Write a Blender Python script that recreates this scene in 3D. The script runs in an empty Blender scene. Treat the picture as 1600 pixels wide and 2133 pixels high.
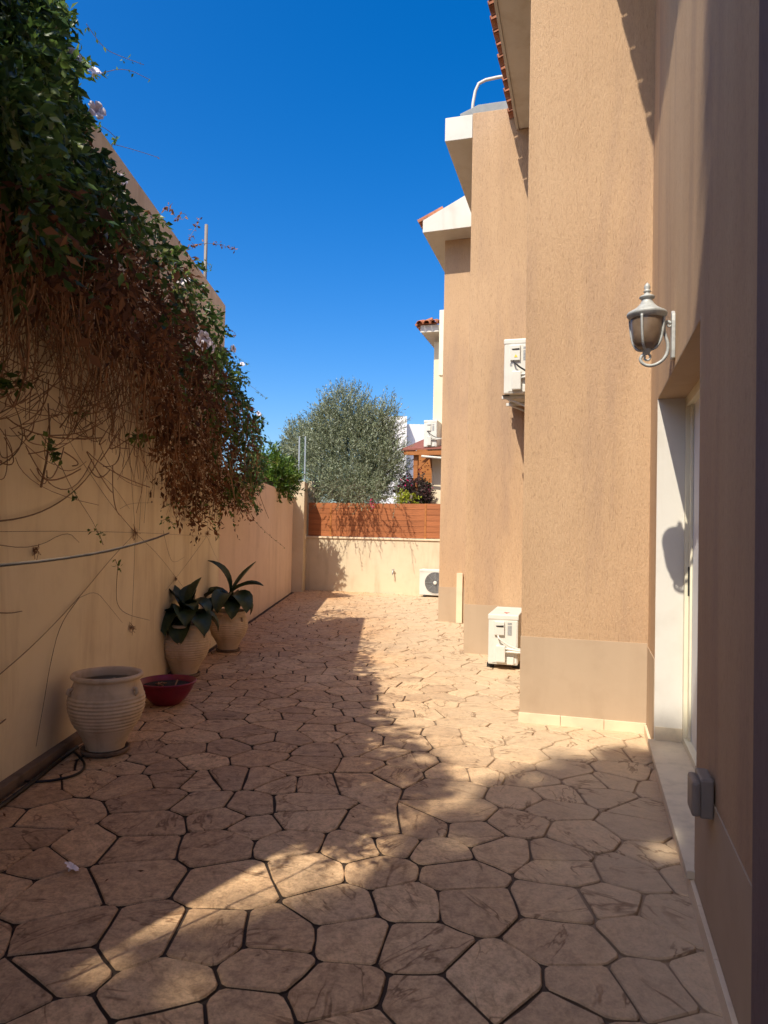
import bpy, bmesh, math, random
import numpy as np
from mathutils import Vector, Matrix

# ------------------------------------------------------------------ camera, world, sun, exposure
FPX = 1480.0; CAM_H = 1.40                      # focal length in photo pixels, lens height
PITCH = math.radians(1.3); ROLL = math.radians(1.15)
TH = math.radians(16.0)                          # the house stands 16 degrees off the boundary wall
SUN = np.array([0.42, 0.65, -1.0])               # direction the sunlight travels, per metre of drop
scn = bpy.context.scene
col = scn.collection
Fw = np.array([0, math.cos(PITCH), math.sin(PITCH)]); U0 = np.array([0, -math.sin(PITCH), math.cos(PITCH)])
R0 = np.array([1.0, 0, 0])
Rt = math.cos(ROLL) * R0 + math.sin(ROLL) * U0; Up = math.cos(ROLL) * U0 - math.sin(ROLL) * R0
CAM = np.array([0, 0, CAM_H])
cd = bpy.data.cameras.new('camera'); cam = bpy.data.objects.new('camera', cd); col.objects.link(cam)
cd.sensor_fit = 'HORIZONTAL'; cd.sensor_width = 36.0; cd.lens = 36.0 * FPX / 1600.0
cd.clip_start = 0.05; cd.clip_end = 3000
cd.dof.use_dof = True; cd.dof.focus_distance = 7.0; cd.dof.aperture_fstop = 10
cam.matrix_world = Matrix(((Rt[0], Up[0], -Fw[0], 0), (Rt[1], Up[1], -Fw[1], 0), (Rt[2], Up[2], -Fw[2], CAM_H), (0, 0, 0, 1)))
scn.camera = cam

world = bpy.data.worlds.new('World'); scn.world = world; world.use_nodes = True
wn = world.node_tree; wn.nodes.clear()
sky = wn.nodes.new('ShaderNodeTexSky'); sky.sky_type = 'NISHITA'; sky.sun_disc = False
to_sun = -SUN / np.linalg.norm(SUN)
sky.sun_elevation = math.asin(to_sun[2]); sky.sun_rotation = math.atan2(to_sun[0], to_sun[1])
sky.altitude = 100; sky.air_density = 1.0; sky.dust_density = 2.2; sky.ozone_density = 4.0
hs = wn.nodes.new('ShaderNodeHueSaturation'); hs.inputs['Saturation'].default_value = 1.45; hs.inputs['Hue'].default_value = 0.507; hs.inputs['Value'].default_value = 1.0
bg = wn.nodes.new('ShaderNodeBackground'); bg.inputs['Strength'].default_value = 0.088
wo = wn.nodes.new('ShaderNodeOutputWorld')
wn.links.new(sky.outputs[0], hs.inputs['Color']); wn.links.new(hs.outputs[0], bg.inputs[0]); wn.links.new(bg.outputs[0], wo.inputs[0])
sd = bpy.data.lights.new('sun', 'SUN'); sd.energy = 2.65; sd.angle = math.radians(0.55); sd.color = (1.0, 0.915, 0.775)
sun = bpy.data.objects.new('sun', sd); col.objects.link(sun)
sun.rotation_euler = Vector(SUN).to_track_quat('-Z', 'Y').to_euler(); sun.location = (-8, -12, 20)
vs = scn.view_settings; vs.view_transform = 'Standard'; vs.look = 'None'; vs.exposure = 1.25; vs.gamma = 1.0; vs.use_curve_mapping = False
scn.render.engine = 'CYCLES'; scn.render.resolution_x = 768; scn.render.resolution_y = 1024
scn.cycles.max_bounces = 8; scn.cycles.diffuse_bounces = 6; scn.cycles.transparent_max_bounces = 8

# ------------------------------------------------------------------ pixel -> place helpers (photo pixels, 1600 x 2133)
HR = np.array([math.cos(TH), -math.sin(TH), 0]); HD = np.array([math.sin(TH), math.cos(TH), 0])
def ray(x, y): return Fw + (x - 800) / FPX * Rt - (y - 1066.5) / FPX * Up
def on_plane(x, y, P, n):
    d = ray(x, y); return CAM + d * (np.dot(P - CAM, n) / np.dot(d, n))
def on_z(x, y, z=0.0): return on_plane(x, y, np.array([0, 0, z]), np.array([0, 0, 1.0]))
def on_X(x, y, X): return on_plane(x, y, np.array([X, 0, 0]), R0)
def on_v(x, y, v):
    P = on_plane(x, y, HD * v, HD); return np.array([P @ HR, P @ HD, P[2]])     # house coordinates
def to_h(P): return np.array([P @ HR, P @ HD, P[2]])
def to_w(u, v, z): return HR * u + HD * v + np.array([0, 0, z])
def project(P):
    v = np.asarray(P, float) - CAM; z = v @ Fw
    return 800 + FPX * (v @ Rt) / z, 1066.5 - FPX * (v @ Up) / z
rng = np.random.default_rng(11); random.seed(11)

# ------------------------------------------------------------------ materials
def new_mat(name):
    m = bpy.data.materials.new(name); m.use_nodes = True
    nt = m.node_tree; b = nt.nodes['Principled BSDF']
    return m, nt, b
def nd(nt, typ, **kw):
    n = nt.nodes.new(typ)
    for k, v in kw.items():
        if k.startswith('i_'): n.inputs[k[2:].replace('_', ' ')].default_value = v
        else: setattr(n, k, v)
    return n
def ramp(nt, src, stops):
    r = nt.nodes.new('ShaderNodeValToRGB'); e = r.color_ramp.elements
    while len(e) < len(stops): e.new(0.5)
    for el, (p, c) in zip(e, stops): el.position = p; el.color = (*c, 1) if len(c) == 3 else c
    nt.links.new(src, r.inputs[0]); return r.outputs[0]
def noise(nt, vec, scale, detail=4, rough=0.55, dist=0.0, mapscale=None, w=None):
    if mapscale is not None:
        mp = nt.nodes.new('ShaderNodeMapping'); mp.inputs['Scale'].default_value = mapscale
        nt.links.new(vec, mp.inputs[0]); vec = mp.outputs[0]
    n = nd(nt, 'ShaderNodeTexNoise', i_Scale=scale, i_Detail=detail, i_Roughness=rough, i_Distortion=dist)
    nt.links.new(vec, n.inputs['Vector']); return n.outputs['Fac']
def mix(nt, a, b, fac, mode='MIX'):
    n = nt.nodes.new('ShaderNodeMix'); n.data_type = 'RGBA'; n.blend_type = mode
    for s, v in ((n.inputs[0], fac), (n.inputs[6], a), (n.inputs[7], b)):
        if hasattr(v, 'links'): nt.links.new(v, s)
        elif isinstance(v, tuple): s.default_value = (*v, 1)
        else: s.default_value = v
    return n.outputs[2]
def math_n(nt, op, a, b=0.0):
    n = nt.nodes.new('ShaderNodeMath'); n.operation = op
    for s, v in ((n.inputs[0], a), (n.inputs[1], b)):
        if hasattr(v, 'links'): nt.links.new(v, s)
        else: s.default_value = v
    return n.outputs[0]
def bump(nt, b, h, strength, dist):
    n = nd(nt, 'ShaderNodeBump', i_Strength=strength, i_Distance=dist); nt.links.new(h, n.inputs['Height'])
    nt.links.new(n.outputs[0], b.inputs['Normal']); return n
def coords(nt, kind='Object'):
    return nt.nodes.new('ShaderNodeTexCoord').outputs[kind]
def position(nt): return nt.nodes.new('ShaderNodeNewGeometry').outputs['Position']

def plain(name, c, rough=0.6, metal=0.0, var=0.12, scale=6.0, bumpd=0.0, spec=0.4):
    m, nt, b = new_mat(name); v = position(nt)
    n = noise(nt, v, scale, 5, 0.6)
    d = tuple(x * (1 - var * 2.2) for x in c); l = tuple(min(1, x * (1 + var)) for x in c)
    nt.links.new(ramp(nt, n, [(0.25, d), (0.5, c), (0.8, l)]), b.inputs['Base Color'])
    b.inputs['Roughness'].default_value = rough; b.inputs['Metallic'].default_value = metal
    b.inputs['Specular IOR Level'].default_value = spec
    if bumpd: bump(nt, b, noise(nt, v, scale * 25, 4, 0.6), 0.5, bumpd)
    return m

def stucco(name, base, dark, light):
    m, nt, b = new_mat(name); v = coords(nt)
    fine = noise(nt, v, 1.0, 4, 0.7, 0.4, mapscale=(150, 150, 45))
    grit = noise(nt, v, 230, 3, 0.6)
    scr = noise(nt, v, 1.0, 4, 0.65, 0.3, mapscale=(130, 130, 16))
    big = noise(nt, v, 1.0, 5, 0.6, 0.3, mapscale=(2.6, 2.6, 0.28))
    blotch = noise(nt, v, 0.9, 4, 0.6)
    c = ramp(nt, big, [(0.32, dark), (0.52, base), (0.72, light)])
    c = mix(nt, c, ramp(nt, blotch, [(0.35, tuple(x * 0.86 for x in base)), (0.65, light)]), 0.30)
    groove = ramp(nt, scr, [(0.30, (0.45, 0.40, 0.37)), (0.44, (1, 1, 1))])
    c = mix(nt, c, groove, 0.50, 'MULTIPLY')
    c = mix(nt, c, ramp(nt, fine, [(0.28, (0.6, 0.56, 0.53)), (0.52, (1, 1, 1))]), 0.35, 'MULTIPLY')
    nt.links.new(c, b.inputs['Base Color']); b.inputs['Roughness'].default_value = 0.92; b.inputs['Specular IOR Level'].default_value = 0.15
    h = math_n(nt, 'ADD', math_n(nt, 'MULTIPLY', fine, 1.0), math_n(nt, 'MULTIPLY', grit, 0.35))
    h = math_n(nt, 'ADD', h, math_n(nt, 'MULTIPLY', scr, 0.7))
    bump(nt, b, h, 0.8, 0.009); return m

def plaster(name, base, dark, light, stain=(0.5, 0.45, 0.4), amt=0.35):
    m, nt, b = new_mat(name); v = position(nt)
    big = noise(nt, v, 0.7, 6, 0.62, 0.4); mid = noise(nt, v, 5, 5, 0.6)
    run = noise(nt, v, 1.0, 5, 0.65, 0.5, mapscale=(3.2, 3.2, 0.45))
    c = ramp(nt, big, [(0.3, dark), (0.5, base), (0.75, light)])
    c = mix(nt, c, ramp(nt, run, [(0.30, stain), (0.50, (1, 1, 1))]), amt, 'MULTIPLY')
    c = mix(nt, c, ramp(nt, mid, [(0.25, (0.82, 0.80, 0.78)), (0.5, (1, 1, 1))]), 0.4, 'MULTIPLY')
    nt.links.new(c, b.inputs['Base Color']); b.inputs['Roughness'].default_value = 0.9; b.inputs['Specular IOR Level'].default_value = 0.15
    h = math_n(nt, 'ADD', math_n(nt, 'MULTIPLY', noise(nt, v, 3, 4), 2.0), math_n(nt, 'MULTIPLY', noise(nt, v, 140, 3), 0.18))
    bump(nt, b, h, 0.35, 0.006); return m

M = {}
M['stucco'] = stucco('combed_stucco', (0.54, 0.36, 0.215), (0.385, 0.26, 0.18), (0.60, 0.41, 0.25))
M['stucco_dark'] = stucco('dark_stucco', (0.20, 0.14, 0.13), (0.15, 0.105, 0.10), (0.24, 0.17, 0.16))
M['plinth'] = plaster('smooth_plinth', (0.44, 0.33, 0.225), (0.405, 0.30, 0.20), (0.47, 0.355, 0.245), amt=0.12)
M['wall'] = plaster('cream_plaster', (0.84, 0.725, 0.50), (0.78, 0.655, 0.435), (0.87, 0.765, 0.555), stain=(0.62, 0.54, 0.46), amt=0.5)
M['wall_pink'] = plaster('pinkish_plaster', (0.76, 0.585, 0.44), (0.71, 0.54, 0.40), (0.79, 0.62, 0.47), amt=0.2)
M['wall_end'] = plaster('pale_cream_plaster', (0.62, 0.515, 0.355), (0.57, 0.465, 0.315), (0.65, 0.545, 0.39), amt=0.35)
M['white'] = plaster('white_plaster', (0.64, 0.61, 0.54), (0.60, 0.565, 0.495), (0.67, 0.64, 0.575), stain=(0.75, 0.7, 0.62), amt=0.35)
M['soffit'] = plaster('soffit_plaster', (0.72, 0.68, 0.60), (0.64, 0.60, 0.52), (0.75, 0.71, 0.64), stain=(0.7, 0.62, 0.5), amt=0.4)
M['neighbour'] = plaster('neighbour_cream', (0.74, 0.64, 0.46), (0.70, 0.59, 0.41), (0.77, 0.68, 0.5), amt=0.15)
M['far_white'] = plain('far_white_render', (0.72, 0.70, 0.68), 0.9, var=0.05)
M['shutter'] = plain('pale_shutter', (0.66, 0.66, 0.67), 0.55, var=0.04, scale=3)
M['frame'] = plain('cream_door_frame', (0.74, 0.69, 0.52), 0.45, var=0.04)
M['stone'] = plain('pale_stone', (0.62, 0.53, 0.39), 0.55, var=0.12, scale=9, bumpd=0.0006)
M['skirt'] = plain('cream_tile', (0.72, 0.58, 0.40), 0.55, var=0.08, scale=5)
M['tile'] = plain('terracotta_tile', (0.36, 0.135, 0.065), 0.85, var=0.3, scale=11, bumpd=0.002)
M['red_roof'] = plain('dull_red_roof', (0.24, 0.085, 0.06), 0.8, var=0.12)
M['acbody'] = plain('warm_white_steel', (0.62, 0.61, 0.55), 0.42, var=0.05, scale=4)
M['acdark'] = plain('dark_grey_grille', (0.10, 0.10, 0.10), 0.5, var=0.1)
M['acgrey'] = plain('grey_sticker', (0.30, 0.31, 0.31), 0.5, var=0.2, scale=60)
M['acred'] = plain('red_mark', (0.50, 0.03, 0.03), 0.5, var=0.05)
M['yellow'] = plain('yellow_mark', (0.70, 0.55, 0.05), 0.5, var=0.05)
M['black'] = plain('black_rubber', (0.018, 0.017, 0.016), 0.6, var=0.1)
M['galv'] = plain('galvanised_steel', (0.42, 0.45, 0.46), 0.42, 0.7, var=0.15, scale=20)
M['lampmetal'] = plain('weathered_pale_grey_paint', (0.40, 0.41, 0.39), 0.55, 0.15, var=0.18, scale=30)
M['socket'] = plain('grey_plastic', (0.20, 0.17, 0.145), 0.5, var=0.08)
M['bowl'] = plain('magenta_plastic', (0.22, 0.008, 0.035), 0.38, var=0.10, scale=14, spec=0.5)
M['soil'] = plain('dark_soil', (0.030, 0.024, 0.020), 0.95, var=0.4, scale=40, bumpd=0.01)
M['cable'] = plain('black_hose', (0.02, 0.017, 0.015), 0.5, var=0.2)
M['twig'] = plain('dry_twig', (0.26, 0.145, 0.08), 0.85, var=0.35, scale=9)
M['stem'] = plain('vine_stem', (0.20, 0.13, 0.08), 0.85, var=0.3, scale=20)
M['bark'] = plain('grey_bark', (0.16, 0.13, 0.10), 0.95, var=0.3, scale=14, bumpd=0.01)
M['concrete'] = plain('stained_concrete', (0.20, 0.14, 0.095), 0.95, var=0.3, scale=7, bumpd=0.003)
M['earth'] = plain('dry_earth', (0.30, 0.22, 0.14), 0.95, var=0.2, scale=0.4)
M['steel_panel'] = plain('grey_zinc', (0.20, 0.215, 0.215), 0.6, 0.0, var=0.12)
M['petal'] = plain('white_pink_petal', (0.86, 0.80, 0.83), 0.7, var=0.08, scale=30)
M['petal_pink'] = plain('magenta_bract', (0.42, 0.02, 0.10), 0.7, var=0.2, scale=20)
M['rubble'] = plain('dark_window', (0.03, 0.035, 0.04), 0.15, var=0.1)
M['sail'] = plain('beige_canvas', (0.55, 0.47, 0.35), 0.9, var=0.06)

def wood(name, base):
    m, nt, b = new_mat(name); v = coords(nt); oi = nt.nodes.new('ShaderNodeObjectInfo')
    n = noise(nt, v, 1.0, 5, 0.6, 0.6, mapscale=(2.0, 40, 40))
    c = ramp(nt, n, [(0.25, tuple(x * 0.62 for x in base)), (0.55, base), (0.8, tuple(x * 1.2 for x in base))])
    c = mix(nt, c, ramp(nt, oi.outputs['Random'], [(0, (0.82, 0.82, 0.82)), (1, (1, 1, 1))]), 1.0, 'MULTIPLY')
    nt.links.new(c, b.inputs['Base Color']); b.inputs['Roughness'].default_value = 0.6; b.inputs['Specular IOR Level'].default_value = 0.3
    bump(nt, b, n, 0.3, 0.002); return m
M['wood'] = wood('orange_stained_wood', (0.38, 0.135, 0.05))
M['wood_back'] = wood('dark_backing_wood', (0.13, 0.045, 0.018))
M['wood_post'] = wood('varnished_post_wood', (0.42, 0.16, 0.045))

def leafmat(name, stops, trans=0.3, rough=0.5, spec=0.35):
    m, nt, b = new_mat(name)
    a = nd(nt, 'ShaderNodeAttribute', attribute_name='tone')
    c = ramp(nt, a.outputs['Fac'], stops)
    nt.links.new(c, b.inputs['Base Color']); b.inputs['Roughness'].default_value = rough; b.inputs['Specular IOR Level'].default_value = spec
    t = nt.nodes.new('ShaderNodeBsdfTranslucent'); nt.links.new(c, t.inputs['Color'])
    mx = nt.nodes.new('ShaderNodeMixShader'); mx.inputs[0].default_value = trans
    out = nt.nodes['Material Output']
    nt.links.new(b.outputs[0], mx.inputs[1]); nt.links.new(t.outputs[0], mx.inputs[2]); nt.links.new(mx.outputs[0], out.inputs[0])
    return m
M['vine_leaf'] = leafmat('vine_leaf', [(0, (0.03, 0.06, 0.014)), (0.45, (0.075, 0.135, 0.028)), (0.8, (0.16, 0.24, 0.05)), (1, (0.27, 0.32, 0.09))], 0.45, 0.35)
M['dead_leaf'] = leafmat('dead_leaf', [(0, (0.08, 0.042, 0.026)), (0.45, (0.19, 0.09, 0.046)), (0.8, (0.35, 0.165, 0.07)), (1, (0.48, 0.30, 0.14))], 0.4, 0.8, 0.15)
M['olive_leaf'] = leafmat('olive_leaf', [(0, (0.07, 0.09, 0.045)), (0.5, (0.17, 0.20, 0.105)), (0.85, (0.29, 0.32, 0.20)), (1, (0.40, 0.43, 0.31))], 0.15, 0.5)
M['bright_leaf'] = leafmat('bright_leaf', [(0, (0.03, 0.07, 0.012)), (0.5, (0.08, 0.16, 0.02)), (1, (0.20, 0.27, 0.04))], 0.3, 0.4)
M['lime_leaf'] = leafmat('lime_leaf', [(0, (0.20, 0.26, 0.02)), (1, (0.42, 0.42, 0.04))], 0.3, 0.5)
M['purple_leaf'] = leafmat('purple_leaf', [(0, (0.03, 0.025, 0.02)), (0.6, (0.07, 0.05, 0.04)), (1, (0.16, 0.05, 0.06))], 0.2, 0.6)
M['tree_leaf'] = leafmat('tree_leaf', [(0, (0.05, 0.08, 0.03)), (1, (0.14, 0.19, 0.06))], 0.3, 0.5)

def agave_mat():
    m, nt, b = new_mat('dark_succulent_leaf'); v = coords(nt)
    n = noise(nt, v, 9, 4, 0.6)
    nt.links.new(ramp(nt, n, [(0.3, (0.02, 0.038, 0.014)), (0.7, (0.06, 0.092, 0.036))]), b.inputs['Base Color'])
    b.inputs['Roughness'].default_value = 0.45; return m
M['agave'] = agave_mat()

def clay_mat():
    m, nt, b = new_mat('pale_clay'); v = coords(nt)
    n = noise(nt, v, 7, 5, 0.65, 0.3); s = noise(nt, v, 1.0, 5, 0.6, 0.4, mapscale=(7, 7, 1.5)); f = noise(nt, v, 160, 3)
    c = ramp(nt, n, [(0.25, (0.46, 0.34, 0.22)), (0.5, (0.65, 0.51, 0.35)), (0.8, (0.72, 0.58, 0.42))])
    c = mix(nt, c, ramp(nt, s, [(0.28, (0.55, 0.45, 0.36)), (0.5, (1, 1, 1))]), 0.45, 'MULTIPLY')
    nt.links.new(c, b.inputs['Base Color']); b.inputs['Roughness'].default_value = 0.85; b.inputs['Specular IOR Level'].default_value = 0.2
    bump(nt, b, math_n(nt, 'ADD', f, math_n(nt, 'MULTIPLY', n, 1.5)), 0.35, 0.002); return m
M['clay'] = clay_mat()

def glass_mat():
    m, nt, b = new_mat('smoked_lamp_glass'); v = position(nt)
    nt.links.new(ramp(nt, noise(nt, v, 18, 4), [(0.3, (0.17, 0.115, 0.075)), (0.7, (0.26, 0.185, 0.125))]), b.inputs['Base Color'])
    b.inputs['Roughness'].default_value = 0.28; b.inputs['Transmission Weight'].default_value = 0.25; return m
M['lampglass'] = glass_mat()
def clear_glass():
    m, nt, b = new_mat('wind_screen_glass')
    b.inputs['Base Color'].default_value = (0.75, 0.9, 0.88, 1); b.inputs['Roughness'].default_value = 0.05
    b.inputs['Transmission Weight'].default_value = 1.0; b.inputs['IOR'].default_value = 1.05; return m
M['clearglass'] = clear_glass()

def paving_mat(name, bed=False):
    m, nt, b = new_mat(name); v = position(nt)
    sep = nt.nodes.new('ShaderNodeSeparateXYZ'); nt.links.new(v, sep.inputs[0])
    if bed:
        # joints dark by the wall, sunlight and dusty fill painted pale on the open side
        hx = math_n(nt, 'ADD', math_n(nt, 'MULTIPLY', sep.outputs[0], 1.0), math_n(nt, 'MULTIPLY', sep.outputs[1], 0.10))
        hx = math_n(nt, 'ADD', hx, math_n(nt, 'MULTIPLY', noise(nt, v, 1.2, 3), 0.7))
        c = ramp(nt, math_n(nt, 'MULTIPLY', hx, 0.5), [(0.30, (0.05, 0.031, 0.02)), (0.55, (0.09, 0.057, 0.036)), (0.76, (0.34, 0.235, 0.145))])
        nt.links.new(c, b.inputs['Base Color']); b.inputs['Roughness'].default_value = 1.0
        bump(nt, b, noise(nt, v, 90, 3), 0.5, 0.004); return m
    oi = nt.nodes.new('ShaderNodeObjectInfo')
    big = noise(nt, v, 0.55, 4, 0.6, 0.3); mid = noise(nt, v, 3.2, 5, 0.62, 0.4); fine = noise(nt, v, 22, 5, 0.7, 0.6)
    # slate clefts: stretched, warped ridges, turned per stone
    rot = nt.nodes.new('ShaderNodeVectorRotate'); rot.rotation_type = 'Z_AXIS'
    nt.links.new(v, rot.inputs['Vector']); nt.links.new(math_n(nt, 'MULTIPLY', oi.outputs['Random'], 5.0), rot.inputs['Angle'])
    cl = noise(nt, rot.outputs[0], 1.0, 4, 0.6, 0.8, mapscale=(1.7, 4.2, 1))
    mott = noise(nt, rot.outputs[0], 1.0, 6, 0.72, 0.8, mapscale=(13, 19, 1))
    ridge = math_n(nt, 'ABSOLUTE', math_n(nt, 'SUBTRACT', cl, 0.5))
    crack = ramp(nt, ridge, [(0.0, (0, 0, 0)), (0.007, (0.25, 0.25, 0.25)), (0.018, (1, 1, 1))])
    gate = ramp(nt, noise(nt, v, 3.4, 3, 0.5), [(0.45, (1, 1, 1)), (0.55, (0, 0, 0))])
    crack = mix(nt, crack, (1.0, 1.0, 1.0), gate)
    c = ramp(nt, mid, [(0.25, (0.47, 0.308, 0.165)), (0.5, (0.65, 0.445, 0.248)), (0.75, (0.76, 0.55, 0.325))])
    c = mix(nt, c, ramp(nt, big, [(0.3, (0.66, 0.37, 0.18)), (0.62, (0.60, 0.45, 0.31))]), 0.5)
    c = mix(nt, c, ramp(nt, oi.outputs['Random'], [(0.0, (0.78, 0.74, 0.72)), (0.5, (0.96, 0.92, 0.88)), (1.0, (1.12, 1.1, 1.06))]), 1.0, 'MULTIPLY')
    c = mix(nt, c, ramp(nt, fine, [(0.28, (0.55, 0.50, 0.46)), (0.50, (1, 1, 1)), (0.75, (1.15, 1.13, 1.1))]), 0.8, 'MULTIPLY')
    c = mix(nt, c, ramp(nt, mott, [(0.30, (0.55, 0.52, 0.50)), (0.50, (0.95, 0.94, 0.93)), (0.70, (1.15, 1.14, 1.12))]), 0.85, 'MULTIPLY')
    grain = noise(nt, v, 75, 4, 0.75)
    c = mix(nt, c, ramp(nt, grain, [(0.35, (0.62, 0.58, 0.55)), (0.55, (1.05, 1.05, 1.05))]), 0.6, 'MULTIPLY')
    # sunlight and dusty paleness tinted in on the open side of the yard
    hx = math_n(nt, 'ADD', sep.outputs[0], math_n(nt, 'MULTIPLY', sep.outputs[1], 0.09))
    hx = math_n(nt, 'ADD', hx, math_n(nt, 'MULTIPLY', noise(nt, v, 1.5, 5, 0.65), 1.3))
    sun_dust = ramp(nt, math_n(nt, 'MULTIPLY', hx, 0.4), [(0.40, (0, 0, 0)), (0.85, (1, 1, 1))])
    c = mix(nt, c, (0.57, 0.45, 0.30), math_n(nt, 'MULTIPLY', sun_dust, 0.65))
    c = mix(nt, c, mix(nt, (0.42, 0.36, 0.32), (1.0, 1.0, 1.0), crack), 0.85, 'MULTIPLY')
    nt.links.new(c, b.inputs['Base Color'])
    nt.links.new(ramp(nt, mid, [(0.3, (0.62, 0.62, 0.62)), (0.7, (0.85, 0.85, 0.85))]), b.inputs['Roughness'])
    b.inputs['Specular IOR Level'].default_value = 0.3
    h = math_n(nt, 'ADD', math_n(nt, 'MULTIPLY', cl, 1.6), math_n(nt, 'ADD', math_n(nt, 'ADD', math_n(nt, 'MULTIPLY', fine, 0.25), math_n(nt, 'MULTIPLY', grain, 0.22)), math_n(nt, 'MULTIPLY', mott, 0.6)))
    h = math_n(nt, 'ADD', h, math_n(nt, 'MULTIPLY', crack, 0.25))
    bump(nt, b, h, 0.7, 0.017); return m
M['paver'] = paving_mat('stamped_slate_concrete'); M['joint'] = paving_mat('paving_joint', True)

# ------------------------------------------------------------------ mesh helpers
class MB:
    def __init__(s): s.v = []; s.f = []
    def add(s, vs, fs):
        o = len(s.v); s.v += [tuple(map(float, p)) for p in vs]; s.f += [tuple(o + i for i in f) for f in fs]; return s
    def box(s, a, b):
        (x0, y0, z0), (x1, y1, z1) = a, b
        return s.add([(x0, y0, z0), (x1, y0, z0), (x1, y1, z0), (x0, y1, z0), (x0, y0, z1), (x1, y0, z1), (x1, y1, z1), (x0, y1, z1)],
                     [(3, 2, 1, 0), (4, 5, 6, 7), (0, 1, 5, 4), (1, 2, 6, 5), (2, 3, 7, 6), (3, 0, 4, 7)])
    def prism(s, pts, vec):
        n = len(pts); vec = np.array(vec, float); p = [np.array(q, float) for q in pts]
        return s.add(p + [q + vec for q in p], [tuple(range(n))[::-1], tuple(range(n, 2 * n))] + [(i, (i + 1) % n, n + (i + 1) % n, n + i) for i in range(n)])
    def tube(s, pts, rad, seg=6, caps=True):
        P = [np.array(p, float) for p in pts]; n = len(P)
        r = rad if hasattr(rad, '__len__') else [rad] * n
        o = len(s.v); prev = None
        for i in range(n):
            t = P[min(i + 1, n - 1)] - P[max(i - 1, 0)]; t = t / (np.linalg.norm(t) + 1e-9)
            if prev is None:
                a = np.array([0, 0, 1.0]) if abs(t[2]) < 0.9 else np.array([1.0, 0, 0])
                x = np.cross(t, a)
            else: x = prev - t * (prev @ t)
            x = x / (np.linalg.norm(x) + 1e-9); prev = x; y = np.cross(t, x)
            for k in range(seg):
                an = 2 * math.pi * k / seg; s.v.append(tuple(P[i] + r[i] * (x * math.cos(an) + y * math.sin(an))))
        for i in range(n - 1):
            for k in range(seg):
                a = o + i * seg + k; b2 = o + i * seg + (k + 1) % seg; s.f.append((a, b2, b2 + seg, a + seg))
        if caps: s.f.append(tuple(o + k for k in range(seg))[::-1]); s.f.append(tuple(o + (n - 1) * seg + k for k in range(seg)))
        return s
    def lathe(s, prof, c=(0, 0, 0), seg=32, jit=0.0):
        o = len(s.v); n = len(prof)
        for (r, z) in prof:
            for k in range(seg):
                a = 2 * math.pi * k / seg; rr = r * (1 + jit * math.sin(3 * a + 7 * z))
                s.v.append((c[0] + rr * math.cos(a), c[1] + rr * math.sin(a), c[2] + z))
        for i in range(n - 1):
            for k in range(seg):
                a = o + i * seg + k; b2 = o + i * seg + (k + 1) % seg; s.f.append((a, b2, b2 + seg, a + seg))
        return s
    def mesh(s, name, mat, off=(0, 0, 0), smooth=False, bev=0.0):
        me = bpy.data.meshes.new(name)
        v = np.array(s.v, float) - np.array(off, float)
        me.from_pydata(v.tolist(), [], s.f)
        if bev:
            bm = bmesh.new(); bm.from_mesh(me)
            bmesh.ops.recalc_face_normals(bm, faces=bm.faces)
            bmesh.ops.bevel(bm, geom=[e for e in bm.edges if e.calc_face_angle(0) > 0.6], offset=bev, segments=2, affect='EDGES', profile=0.6)
            bm.to_mesh(me); bm.free()
        me.materials.append(mat)
        if smooth: me.polygons.foreach_set('use_smooth', [True] * len(me.polygons))
        me.update(); return me

def props(o, label=None, cat=None, group=None, kind=None):
    for k, v in (('label', label), ('category', cat), ('group', group), ('kind', kind)):
        if v: o[k] = v
    return o
class Thing:
    """Empty at the thing's base. frame 'H' = house coordinates (u,v,z), 'W' = world."""
    def __init__(s, name, label, cat, base=(0, 0, 0), frame='W', group=None, kind=None, rot=None):
        s.o = bpy.data.objects.new(name, None); col.objects.link(s.o); s.o.empty_display_size = 0.1
        s.base = np.array(base, float)
        if frame == 'H': s.o.location = to_w(*base); s.o.rotation_euler = (0, 0, -TH)
        else: s.o.location = base
        if rot is not None: s.o.rotation_euler = (0, 0, rot)
        props(s.o, label, cat, group, kind)
    def part(s, name, mb, mat, parent=None, smooth=False, bev=0.0, label=None, kind=None, loc=None):
        me = mb if isinstance(mb, bpy.types.Mesh) else mb.mesh(name, mat, s.base if loc is None else (0, 0, 0), smooth, bev)
        o = bpy.data.objects.new(name, me); col.objects.link(o); o.parent = parent or s.o
        if loc is not None: o.location = tuple(np.array(loc, float) - s.base)
        props(o, label, None, None, kind); return o
def single(name, mb, mat, label, cat, base=(0, 0, 0), group=None, kind=None, smooth=False, bev=0.0, frame='W'):
    me = mb if isinstance(mb, bpy.types.Mesh) else mb.mesh(name, mat, base, smooth, bev)
    o = bpy.data.objects.new(name, me); col.objects.link(o)
    if frame == 'H': o.location = to_w(*base); o.rotation_euler = (0, 0, -TH)
    else: o.location = base
    return props(o, label, cat, group, kind)

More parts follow.
